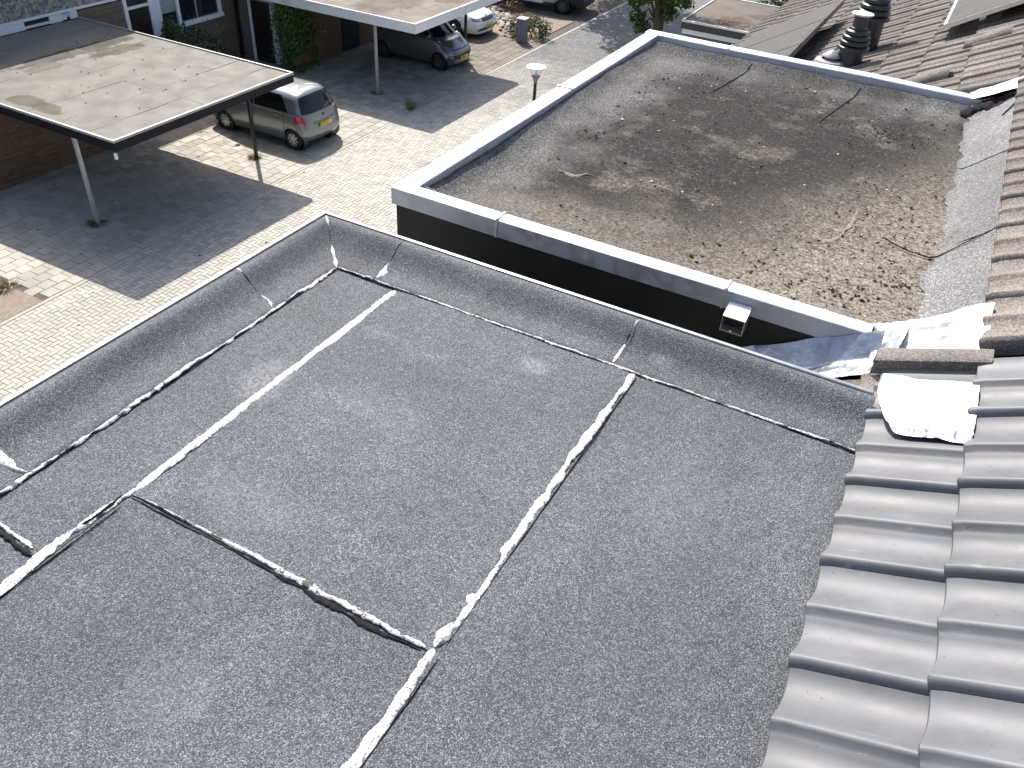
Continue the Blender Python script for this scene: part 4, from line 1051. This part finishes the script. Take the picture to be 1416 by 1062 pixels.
# shrub in front of the kitchen window
sh = empty('shrub', (-21.3, 18.9, 0), 'loose dark green shrub under the white framed window', 'shrub')
pp, nn = [], []
for (c, r, n) in (((-21.3, 18.5, 1.15), (.55, .55, .85), 1100), ((-21.3, 19.3, .9), (.55, .6, .75), 1000), ((-21.25, 18.3, 1.75), (.3, .3, .45), 350), ((-21.2, 19.9, .7), (.4, .45, .6), 500)):
    a, b = blob_pts(c, r, n); pp += a.tolist(); nn += b.tolist()
for k in range(9):
    a = RS.uniform(0, 6.28); MB().tube([(-21.3, 18.9, 0), (-21.3+.2*math.cos(a), 18.9+.4*math.sin(a), .6), (-21.3+.3*math.cos(a), 18.9+.9*math.sin(a), 1.3)], [.018, .012, .006], 5).build('stem', 'bark', sh)
leaves('foliage', 'shrub', sh, pp, nn, .085)
a, b = blob_pts((-21.15, 19.0, 1.2), (.55, 1.0, .8), 46, .95); leaves('blossom', 'flower', sh, a, b, .06)
# trees
def tree(label, x, y, h, zc, r, n, lsz, tr, name='tree', low=None, group=None):
    t = empty(name, (x, y, 0), label, 'tree', group)
    top = [(x, y, 0), (x+.06, y, 1.2), (x+.02, y+.05, zc*.62)]
    tk = MB().tube(top, [tr*1.25, tr, tr*.82], 10)
    cl = []
    for k in range(11):
        a = k*2.4+RS.uniform(-.3, .3); rr = r*RS.uniform(.35, .8); zz = zc+RS.uniform(-.5, .6)*h*.35
        e = (x+rr*math.cos(a), y+rr*math.sin(a), zz); cl.append((e, r*RS.uniform(.32, .5)))
        m_ = (x+rr*.4*math.cos(a), y+rr*.4*math.sin(a), zc*.62+(zz-zc*.62)*.55)
        tk.tube([top[-1], m_, e], [tr*.55, tr*.3, tr*.08], 6)
    if low:
        for e in low: tk.tube([(x, y, 1.9), ((x+e[0])/2, (y+e[1])/2, e[2]+.3), e], [tr*.35, tr*.2, tr*.06], 6); cl.append((e, .34))
    tk.build('trunk', 'bark', t, smooth=True)
    pp, nn = [], []
    for e, rr in cl:
        a, b = blob_pts(e, (rr, rr, rr*.75), int(n/len(cl)), .45); pp += a.tolist(); nn += b.tolist()
    leaves('crown', 'leaf', t, pp, nn, lsz)
    return t
tree('street tree with thick forked trunk beyond the corner of the zinc coping', -9.5, 29.0, 7, 5.2, 2.1, 4300, .11, .19, low=[(-10.2, 28.9, 2.05), (-10.05, 29.0, 1.75), (-10.4, 29.1, 2.5), (-9.15, 28.8, 2.65), (-9.1, 28.8, 2.35), (-8.6, 28.8, 2.8), (-9.9, 28.7, 2.8), (-9.5, 28.5, 3.0), (-10.2, 29.3, 2.9)])
tree('unseen large leafy tree added to shade the far end of the road', -16.5, 41.5, 12, 8.8, 4.8, 12000, .22, .3)  # out of view, added for the dappled shade it drops on the road
tree('dark green tree behind the rust stained garage', -4.5, 35.0, 6, 2.3, 2.2, 3600, .16, .2)
hg = empty('hedge', (-5.5, 33.2, 0), 'dark green hedge behind the rust stained garage', 'hedge')
pp, nn = [], []
for k in range(9):
    a, b = blob_pts((-8.0+k*.7, 33.3, 1.2), (.6, .55, 1.25), 380, .6); pp += a.tolist(); nn += b.tolist()
MB().tube([(-8, 33.3, .5), (-2.4, 33.3, .5)], .05, 5).build('stem', 'bark', hg)
leaves('foliage', 'shrub', hg, pp, nn, .11)

# weeds, moss rings at the posts
def tuft(x, y, r, h, n, mat, label, name='weed'):
    V = MB()
    for k in range(n):
        a = RS.uniform(0, 6.28); q = r*RS.rand()**.7; bx, by = x+q*math.cos(a)*.5, y+q*math.sin(a)*.5
        tx, ty = x+q*math.cos(a)*1.2+RS.randn()*.02, y+q*math.sin(a)*1.2+RS.randn()*.02; hh = h*RS.uniform(.4, 1); w_ = .006+.006*RS.rand()
        V.add([(bx-w_, by, 0), (bx+w_, by, 0), ((bx+tx)/2+w_, (by+ty)/2+w_*.4, hh*.65), (tx, ty, hh)], [(0, 1, 2, 3)], float(RS.rand()))
    o = V.build(name, mat); return tag(o, label, 'weed', 'weeds growing in the paving')
tuft(-14.62, 21.35, .22, .38, 90, 'weed', 'pale dry weed at the paving edge below the white edged carport')
tuft(-16.22, 10.78, .26, .10, 200, 'weed', 'low brown moss ring around the grey post of the left carport')
tuft(-15.87, 15.68, .24, .10, 160, 'weed', 'low brown moss ring around the black post of the left carport')
tuft(-16.25, 21.85, .24, .08, 120, 'weed', 'low moss at the foot of the slim grey post')
tuft(-15.85, 26.7, .30, .16, 140, 'weed', 'dry weeds at the foot of the black post by the grey car')
tuft(-15.45, 7.95, .30, .14, 120, 'weed', 'dry tuft of weeds at the edge of the bare sand')
# street lamp
lx, ly, lz = -8.30, 17.18, 3.6
L = empty('street_lamp', (lx, ly, 0), 'street lamp with flat white disc top beside the zinc coping', 'street lamp')
MB().lathe([(.0, 0), (.075, 0), (.07, .9), (.042, 1.0), (.036, 3.22), (0, 3.22)], (lx, ly, 0), 14).build('pole', 'post_black', L, smooth=True)
MB().lathe([(.034, 3.20), (.04, 3.24), (.058, 3.30), (.105, 3.37), (.105, 3.375), (0, 3.375)], (lx, ly, 0), 20).build('cone', 'bollard', L, smooth=True)
MB().lathe([(.098, 3.376), (.15, 3.555), (.148, 3.555), (.096, 3.378)], (lx, ly, 0), 22).build('glass_bowl', 'lamp_glass', L, smooth=True)
MB().lathe([(.02, 3.376), (.02, 3.50), (0, 3.51)], (lx, ly, 0), 10).build('bulb', 'white_cap', L, smooth=True)
MB().lathe([(0, 3.556), (.225, 3.558), (.235, 3.566), (.225, 3.58), (.12, 3.605), (0, 3.615)], (lx, ly, 0), 28).build('disc', 'white_cap', L, smooth=True)
# bollard and stone bed
bo = empty('bollard', (-15.3, 30.15, 0), 'squat grey concrete bollard with pale top in front of the heather', 'bollard')
MB().box(-15.47, -15.13, 29.98, 30.32, 0, .86, .02).build('body', 'bollard', bo, smooth=True)
MB().box(-15.49, -15.11, 29.96, 30.34, .861, .90, .012).build('cap', 'white_cap', bo, smooth=True)
bed = tag(MB().box(-19.4, -14.9, 30.3, 34.2, -.02, .02).build('planting_bed', 'soil'), kind='structure')
rk = []
for k in range(3):
    bm = bmesh.new(); bmesh.ops.create_icosphere(bm, subdivisions=1, radius=.5)
    for v_ in bm.verts: v_.co = Vector((v_.co.x*1.3, v_.co.y, v_.co.z*.6))*(1+.3*random.uniform(-1, 1))
    me = bpy.data.meshes.new('rock'); bm.to_mesh(me); bm.free(); me.materials.append(M['stone']); rk.append(me)
n_ = 0
for k in range(400):
    t = RS.rand(); x = -18.9+t*3.2+RS.randn()*.25; y = 33.2-t*2.2+RS.randn()*.45
    if n_ >= 130 or x > -15.7 or y < 30.35 or y > 34: continue
    o = bpy.data.objects.new('rock', rk[k % 3]); COL.objects.link(o); s = RS.uniform(.12, .34)
    o.location = (x, y, .03+s*.22); o.scale = (s, s, s); o.rotation_euler = (RS.uniform(-.4, .4), RS.uniform(-.4, .4), RS.uniform(0, 6.3))
    tag(o, 'pale broken stone in the bed beside the white car', 'rock', 'pale stones in the planting bed'); n_ += 1
for (x, y, r, h, mt, lb) in ((-15.75, 30.75, .55, .7, 'heather', 'brown heather clump behind the grey bollard'), (-14.95, 31.0, .5, .75, 'shrub', 'green bushy plant to one side of the grey bollard'), (-17.8, 33.9, .7, .45, 'heather', 'low brownish plants above the pale stones'), (-16.3, 32.6, .6, .4, 'weed', 'dry grassy clump above the pale stones')):
    t = empty('plant', (x, y, 0), lb, 'plant'); a, b = blob_pts((x, y, h*.5), (r, r, h*.55), 700, .4); leaves('foliage', mt, t, a, b, .07)
    MB().tube([(x, y, 0), (x+.03, y, h*.5)], .02, 5).build('stem', 'bark', t)
# litter on the paving
V = MB()
for k in range(150):
    x = RS.uniform(-19, -12.2); y = RS.uniform(6, 27); s = RS.uniform(.012, .05)
    if x > -14.3 and RS.rand() < .75: continue
    V.add([(x-s, y, .008), (x, y-s*.5, .016), (x+s, y, .010), (x, y+s*.6, .018)], [(0, 1, 2, 3)])
tag(V.build('leaf_litter', 'crumb'), 'dark leaf litter strewn over the driveway and road paving', 'leaves', kind='stuff')
# fallen leaves on the left carport roof
V = MB()
for k in range(60):
    x = RS.uniform(-20.5, -15.5); y = RS.uniform(10.8, 15.6); s = RS.uniform(.015, .045)
    V.add([(x-s, y, 2.503), (x, y-s*.5, 2.512), (x+s, y, 2.505), (x, y+s*.6, 2.515)], [(0, 1, 2, 3)])
tag(V.build('fallen_leaves', 'crumb'), 'dark dead leaves dotted over the pale carport roof', 'leaves', kind='stuff')
# ------------------------------------------------------------------ cars
def catmull(P, t):
    """P: (n, ...) control values, t in [0, n-1]; reflected ends"""
    n = len(P); i = min(int(math.floor(t)), n-2); f = t-i
    p1, p2 = P[i], P[i+1]; p0 = P[i-1] if i > 0 else 2*p1-p2; p3 = P[i+2] if i+2 < n else 2*p2-p1
    return .5*((2*p1)+(-p0+p2)*f+(2*p0-5*p1+4*p2-p3)*f*f+(-p0+3*p1-3*p2+p3)*f**3)
class Body:
    def __init__(s, net):
        s.N = np.array(net, float)                # stations x rows x 3
        a = s.N[1].copy(); a[:, 1] *= -1; b = s.N[-2].copy(); b[:, 1] *= -1
        s.E = np.concatenate([a[None], s.N, b[None]])
    def p(s, u, v):
        row = catmull(s.E, u+1); return catmull(row, v)
    def n(s, u, v):
        e = .02; U = len(s.N)-1; V = s.N.shape[1]-1
        du = s.p(min(u+e, U), v)-s.p(max(u-e, 0), v); dv = s.p(u, min(v+e, V))-s.p(u, max(v-e, 0))
        n = np.cross(dv, du); n /= np.linalg.norm(n)+1e-9
        q = s.p(u, v); c = np.array([np.clip(q[0], -.6, .6), 0, .7])
        return n if np.dot(n, q-c) > 0 else -n
def patch(B, quads, off=.004, nu=8, nv=6, sides=(1, -1)):
    """quads: list of (uv00, uv10, uv11, uv01)"""
    mb = MB()
    for q in quads:
        q = [np.array(c, float) for c in q]
        for sg in sides:
            P = []
            for i in range(nu+1):
                a = i/nu; row = []
                for j in range(nv+1):
                    b = j/nv; uv = (1-a)*(1-b)*q[0]+a*(1-b)*q[1]+a*b*q[2]+(1-a)*b*q[3]
                    e = off if 0 < i < nu and 0 < j < nv else off*.2
                    pt = B.p(*uv)+B.n(*uv)*(off if (i not in (0, nu) and j not in (0, nv)) else off*.35)
                    row.append((pt[0], sg*pt[1], pt[2]))
                P.append(row)
            mb.grid(P)
    return mb
def wheel(g, x, y, r, wd, sg, rimmat, spokes=8):
    c = (x, y, r)
    t = MB().lathe([(r*.62, -wd/2), (r*.9, -wd/2), (r*.985, -wd*.42), (r, -wd*.3), (r, wd*.3), (r*.985, wd*.42), (r*.9, wd/2), (r*.62, wd/2)], c, 32, 'y')
    w_ = t.build('wheel', 'tyre', g, smooth=True, local=True)
    yo = y+sg*wd*.40
    MB().lathe([(0, yo-sg*.03-y), (r*.64, yo-sg*.03-y), (r*.66, yo+sg*.0-y)], c, 28, 'y').build('rim_well', 'plastic', w_, smooth=True, local=True)
    mb = MB().lathe([(r*.585, yo-y-sg*.012), (r*.60, yo-y+sg*.006), (r*.65, yo-y+sg*.010), (r*.67, yo-y)], c, 32, 'y')
    mb.lathe([(r*.20, yo-y-sg*.01), (r*.19, yo-y+sg*.012), (0, yo-y+sg*.018)], c, 20, 'y')
    for k in range(spokes):
        a = 2*math.pi*(k+.3)/spokes; ca, sa = math.cos(a), math.sin(a)
        V = []
        for rr, hw in ((r*.14, r*.085), (r*.62, r*.12)):
            for s_ in (-1, 1):
                for d in (-.012, .008): V.append((x+rr*ca-s_*hw*sa, yo+sg*d, r+rr*sa+s_*hw*ca))
        mb.add(V, [(0, 1, 3, 2), (4, 6, 7, 5), (0, 4, 5, 1), (2, 3, 7, 6), (1, 5, 7, 3), (0, 2, 6, 4)])
    mb.build('rim', rimmat, w_, smooth=True, local=True)
def net(L, W, H, wr, wf, zb, zh, xA, bump=.44, tail=.45, hood=.30, roof_in=.70, kind='hatch', ground=.22):
    w_ = W/2; xr, xf = -L/2, L/2; h5 = H-.055
    if kind == 'hatch':
        r_off = [(0, 0), (.62, .03), (.93, .17)]
    else: r_off = [(0, 0), (.62, .03), (.93, .17)]
    st = []
    for (fy, dx) in r_off:
        y = fy*w_; yr = y*.70
        st.append([(xr+.08+dx, y*.95, ground+.06), (xr+dx, y, bump), (xr+.045+dx, y, .74), (xr+.085+dx*1.1, y*.97, zb-.01), (xr+.11+dx*1.1, y*.95, zb+.03), (xr+tail+dx*.6, yr*1.0, h5-.015-.03*(fy > .8)), (xr+tail+.45, 0, H)])
    def side(x, x5, x6, r5=roof_in, wy=1.0):
        return [(x, .90*w_*wy, ground), (x, .985*w_*wy, bump), (x, 1.0*w_*wy, .70), (x, .965*w_*wy, zb), (x, .945*w_*wy, zb+.03), (x5, r5*w_, h5-.02), (x6, 0, H)]
    st.append(side(wr+.02, wr+.16, wr+.45)); st.append(side(-.52, -.48, -.40)); st.append(side(.0, .0, -.05)); s6 = side(.62, min(.56, xA-.10), .12); st.append(s6)
    st.append([(wf, .90*w_, ground), (wf, .975*w_, bump), (wf, .975*w_, .70), (wf-.06, .90*w_, zh+.0), (wf-.30, .87*w_, zb+.02), (xA-.02, .665*w_, h5-.035), (.25, 0, H-.003)])
    st.append([(xf-.30, .85*w_, ground), (xf-.20, .93*w_, bump), (xf-.26, .89*w_, .66), (xf-.52, .76*w_, zh-.03), (wf-.17, .72*w_, zb+.035), (xA+.04, .54*w_, h5-.02), (.28, 0, H-.003)])
    st.append([(xf-.08, .60*w_, ground), (xf-.045, .62*w_, bump), (xf-.085, .60*w_, .66), (xf-hood-.05, .50*w_, zh-.02), (wf-.06, .44*w_, zb+.05), (xA+.09, .33*w_, h5), (.30, 0, H-.004)])
    st.append([(xf-.03, 0, ground), (xf, 0, bump), (xf-.035, 0, .66), (xf-hood, 0, zh), (wf-.02, 0, zb+.055), (xA+.11, 0, h5+.01), (.31, 0, H-.004)])
    return st
def car(name, label, cat, loc, rz, L, W, H, wr, wf, zb, zh, xA, paint, rimmat, wheel_r=.29, tail=.45, hood=.30, rear=True, style='', spokes=8):
    g = empty(name, loc, label, cat, 'cars parked at the carports', rz)
    B = Body(net(L, W, H, wr, wf, zb, zh, xA, tail=tail, hood=hood)); w_ = W/2
    nu, nv = 10*6, 6*5
    S = [[B.p(i/6, j/5) for j in range(nv+1)] for i in range(nu+1)]
    mb = MB(); R_ = wheel_r+.055
    for sg in (1, -1):
        F = []; V = []
        for i in range(nu+1):
            for j in range(nv+1): q = S[i][j]; V.append((q[0], sg*q[1], q[2]))
        for i in range(nu):
            for j in range(nv):
                c = (S[i][j]+S[i+1][j]+S[i][j+1]+S[i+1][j+1])/4
                if abs(c[1]) > .55*w_ and any((c[0]-wx)**2+(c[2]-wheel_r)**2 < R_**2 for wx in (wr, wf)): continue
                a = i*(nv+1)+j; F.append((a, a+nv+1, a+nv+2, a+1))
        mb.add(V, F)
    b = mb.build('body', paint, g, smooth='full', local=True)
    bm = bmesh.new(); bm.from_mesh(b.data); bmesh.ops.remove_doubles(bm, verts=bm.verts, dist=.002); bmesh.ops.recalc_face_normals(bm, faces=bm.faces); bm.to_mesh(b.data); bm.free()
    pts = np.array(S).reshape(-1, 3)
    def ysurf(x, z): return pts[np.argmin((pts[:, 0]-x)**2+(pts[:, 2]-z)**2+((pts[:, 1] < .4*w_)*9)), 1]
    for wx in (wr, wf):
        for sg in (1, -1):
            arc = []
            for a in np.linspace(-.25, math.pi+.25, 22):
                x = wx+R_*math.cos(a); z = wheel_r+R_*math.sin(a)
                if z < .2: continue
                arc.append((x, sg*(ysurf(x, z)-.012), z))
            MB().tube(arc, .022, 6).build('arch_lip', paint, b, smooth=True, local=True)
            MB().lathe([(R_*1.04, sg*w_*.93), (R_*1.04, sg*w_*.50), (0, sg*w_*.50)], (wx, 0, wheel_r), 26, 'y').build('wheel_well', 'plastic', b, smooth=True, local=True)
            wheel(g, wx, sg*(w_-.115), wheel_r, .185, sg, rimmat, spokes)
    MB().box(-L/2+.25, L/2-.25, -w_*.82, w_*.82, .16, .30).build('underside', 'plastic', g, local=True)
    # glass
    patch(B, [((7.42, 4.06), (10, 4.04), (10, 4.94), (7.30, 4.92))], .004, 12, 8).build('windscreen', 'carglass', g, smooth='full', local=True)
    for sg in (1, -1): patch(B, [((4.98, 4.05), (6.86, 4.05), (6.95, 4.55), (4.98, 4.90))], .004, sides=(sg,)).build('side_window', 'carglass', g, smooth='full', local=True)
    for sg in (1, -1): patch(B, [((4.98, 4.5), (6.93, 4.5), (6.35, 4.90), (4.98, 4.90))], .0045, sides=(sg,)).build('side_window', 'carglass', g, smooth='full', local=True)
    for sg in (1, -1): patch(B, [((3.12, 4.08), (4.86, 4.05), (4.86, 4.90), (3.38, 4.86))], .004, sides=(sg,)).build('side_window', 'carglass', g, smooth='full', local=True)
    patch(B, [((0, 4.02), (1.72, 4.04), (1.74, 4.86), (0, 4.90))], .004, 10, 8).build('rear_window', 'carglass', g, smooth='full', local=True)
    # seams, handles, mirrors
    for u in (4.92, 3.30, 6.72):
        for sg in (1, -1): patch(B, [((u, .35), (u+.018, .35), (u+.018, 3.98), (u, 3.98))], .0015, 1, 12, sides=(sg,)).build('door_seam', 'plastic', b, local=True)
    hd = MB()
    for u in (3.62, 5.18):
        for sg in (1, -1):
            q = B.p(u, 2.68); hd.box(q[0]-.085, q[0]+.085, sg*(q[1]+.012)-.012, sg*(q[1]+.012)+.012, q[2]-.016, q[2]+.016, .008)
    hd.build('door_handle', paint, b, smooth=True, local=True)
    for sg in (1, -1):
        q = B.p(6.75, 4.1)
        MB().lathe([(0, -.075), (.055, -.07), (.075, -.02), (.07, .03), (.03, .062), (0, .066)], (q[0], sg*(q[1]+.12), q[2]+.06), 14, 'y').build('mirror', paint, g, smooth=True, local=True)
    # lamps
    for sg in (1, -1): patch(B, [((1.46, 2.05), (2.72, 2.30), (2.55, 3.35), (1.70, 3.75))], .010, sides=(sg,)).build('tail_light', 'tail', g, smooth='full', local=True)
    if style == 'sedan':
        for sg in (1, -1): patch(B, [((7.92, 2.10), (9.02, 1.98), (9.06, 2.42), (7.80, 2.62))], .007, sides=(sg,)).build('headlight', 'head', g, smooth='full', local=True)
        patch(B, [((9.15, 1.95), (10, 1.90), (10, 2.42), (9.12, 2.42))], .008, 8, 5).build('grille', 'plastic', g, smooth='full', local=True)
        patch(B, [((9.08, 1.90), (10, 1.84), (10, 1.90), (9.13, 1.95)), ((9.06, 2.42), (10, 2.42), (10, 2.48), (9.06, 2.48))], .010, 8, 2).build('grille_trim', 'chrome', g, smooth='full', local=True)
        patch(B, [((8.45, .45), (10, .45), (10, .90), (8.5, .90))], .006, 10, 4).build('lower_grille', 'plastic', g, smooth='full', local=True)
        for sg in (1, -1): patch(B, [((8.35, .55), (8.80, .55), (8.80, .80), (8.35, .82))], .012, sides=(sg,)).build('fog_light', 'head', g, smooth='full', local=True)
        badge = (9.999, 2.62)
    else:
        for sg in (1, -1): patch(B, [((7.95, 2.12), (8.72, 2.0), (8.78, 2.45), (7.78, 2.80))], .007, sides=(sg,)).build('headlight', 'head', g, smooth='full', local=True)
        patch(B, [((8.86, 2.10), (10, 2.06), (10, 2.17), (8.86, 2.22))], .006, 8, 3).build('grille', 'plastic', g, smooth='full', local=True)
        patch(B, [((8.20, .75), (10, .72), (10, 1.42), (8.12, 1.45))], .006, 10, 5).build('lower_grille', 'plastic', g, smooth='full', local=True)
        for sg in (1, -1): patch(B, [((8.30, .90), (8.85, .88), (8.85, 1.30), (8.26, 1.32))], .012, sides=(sg,)).build('fog_light', 'head' if not rear else 'plastic', g, smooth='full', local=True)
        badge = (9.999, 2.14)
    xf = B.p(9.999, 1.2)[0]; zf = .44 if style == 'sedan' else .40
    def plate(x, z, sx):
        pl = MB().box(x-.006, x+.006, -.26, .26, z-.055, z+.055, .004).build('plate', 'plate', g, smooth=True, local=True)
        MB().box(x+sx*.0065-.001, x+sx*.0065+.001, *sorted((-.26*sx+.002*sx, -.215*sx)), z-.05, z+.05).build('band', 'blue', pl, local=True)
        ch = MB(); yy = -.185
        for k, wd in enumerate((.045, .045, .02, .045, .045, .045, .02, .04)):
            if wd > .03:
                c0 = yy*sx; c1 = (yy+wd-.010)*sx; lo, hi = min(c0, c1), max(c0, c1); xx = (x+sx*.0062, x+sx*.0078); x0_, x1_ = min(xx), max(xx)
                ch.box(x0_, x1_, lo, lo+.009, z-.034, z+.034); ch.box(x0_, x1_, hi-.009, hi, z-(.034 if k % 2 else .0), z+.034); ch.box(x0_, x1_, lo+.009, hi-.009, z+(.025 if k % 3 else -.005), z+(.034 if k % 3 else .005))
            yy += wd
        ch.build('characters', 'plastic', pl, local=True)
    plate(xf+.022, zf, 1)
    q = B.p(*badge); nn = B.n(9.999, badge[1])
    bd = MB().lathe([(0, .012), (.045, .012), (.052, .006), (.052, -.01)], (0, 0, 0), 18, 'x')
    bd.v = [(vx+q[0]+.006, vy, vz+q[2]) for vx, vy, vz in bd.v]; bd.build('badge', 'chrome', g, smooth=True, local=True)
    if style == 'vw':
        xx = q[0]+.0185; lt = MB()
        def bar(y0, z0, y1, z1): lt.tube([(xx, y0, q[2]+z0), (xx, y1, q[2]+z1)], .005, 5)
        bar(-.02, .038, 0, .004); bar(.02, .038, 0, .004); bar(-.036, .02, -.018, -.036); bar(-.018, -.036, 0, -.004); bar(0, -.004, .018, -.036); bar(.018, -.036, .036, .02)
        lt.build('emblem', 'plastic', g, local=True)
    xr = B.p(0, 1.6)[0]
    plate(xr-.012, .66, -1)
    MB().box(xr-.01, xr+.03, -.42, .42, .735, .76, .006).build('hatch_trim', paint, g, smooth=True, local=True)
    qb = B.p(0, 3.0); MB().lathe([(0, -.02), (.04, -.018), (.045, .0)], (qb[0], 0, qb[2]-.07), 16, 'x').build('badge', 'plastic', g, smooth=True, local=True)
    qa, qc = B.p(0, 4.05), B.p(.9, 4.35)
    MB().tube([(qa[0]-.02, .0, qa[2]), (qa[0]-.015, -.15, qa[2]+.05), (qc[0]-.03, -.42, qc[2]-.03)], .010, 6).build('wiper', 'plastic', g, local=True)
    MB().tube([(-.2, .2, H-.01), (-.32, .2, H+.16)], [.008, .004], 5).build('aerial', 'plastic', g, local=True)
    return g
PI = math.pi
car('parked_car', 'silver grey hatchback seen from behind, red tail lights, under left carport edge', 'car', (-16.78, 17.55, 0), PI, 3.78, 1.70, 1.53, -1.36, 1.12, .97, .93, .42, 'paint_grey', 'rim', .29, tail=.40, hood=.34)
car('parked_car', 'small grey city car facing out beneath the white edged carport', 'car', (-17.20, 25.90, 0), 0, 3.54, 1.64, 1.50, -1.16, 1.22, .98, .94, .52, 'paint_grey2', 'rim_dark', .29, tail=.34, hood=.30, rear=False, style='vw', spokes=10)
car('parked_car', 'white car with black grille parked past the black carport post', 'car', (-18.98, 29.85, 0), .02, 4.66, 1.81, 1.47, -1.46, 1.24, .95, .88, .55, 'paint_white', 'rim_dark', .32, tail=.55, hood=.36, rear=False, style='sedan', spokes=5)
# white van on the road, only its lower front flank in view
vg = empty('parked_van', (-16.9, 35.85, 0), 'white van with dark bumper standing at the top edge of the road', 'van', 'cars parked at the carports', .10)
P = []
prof = [(.84, .38), (.92, .55), (.95, .85), (.94, 1.15), (.88, 1.75), (.78, 1.93), (0, 1.98)]
for (x, s, top) in ((-3.4, .9, 1), (-3.3, 1, 1), (-1, 1, 1), (.1, 1, 1), (.55, 1, .93), (1.0, .98, .62), (1.55, .93, .52), (1.75, .80, .47)):
    half = [(x, yy*s, .38+(zz-.38)*top) for yy, zz in prof]; P.append(half+[(x, -a, c) for (_, a, c) in reversed(half[:-1])])
vb = MB().grid(P)
n_ = len(P[0]); vb.f += [tuple(range(n_)), tuple(len(vb.v)-n_+k for k in reversed(range(n_)))]; vb.t += [.5, .5]
vbo = vb.build('body', 'paint_white', vg, smooth=True, local=True)
MB().box(1.45, 1.86, -.86, .86, .26, .72, .08).build('bumper', 'plastic', vg, smooth=True, local=True)
MB().box(-3.35, -.0, -.965, .965, .30, .42, .03).build('sill_trim', 'white', vg, smooth=True, local=True)
for sg in (1, -1):
    MB().lathe([(.40, sg*.955), (.40, sg*.5), (0, sg*.5)], (.95, 0, .33), 26, 'y').build('wheel_arch', 'plastic', vg, smooth=True, local=True)
    MB().box(1.15, 1.62, *sorted((sg*.80, sg*.93)), .40, .80, .06).build('wing', 'plastic', vg, smooth=True, local=True)
    MB().box(1.60, 1.80, *sorted((sg*.48, sg*.84)), .82, 1.0, .03).build('headlight', 'head', vg, smooth=True, local=True)
    for wx in (.95, -2.2): wheel(vg, wx, sg*.90, .33, .21, sg, 'rim_dark', 9)
MB().add([(1.02, -.74, 1.42), (1.02, .74, 1.42), (.60, .66, 1.86), (.60, -.66, 1.86)], [(0, 1, 2, 3)]).build('windscreen', 'carglass', vg, local=True)
for sg in (1, -1): MB().add([(-.55, sg*.935, 1.25), (.75, sg*.935, 1.25), (.45, sg*.862, 1.78), (-.55, sg*.875, 1.78)], [(0, 1, 2, 3)]).build('side_window', 'carglass', vg, local=True)
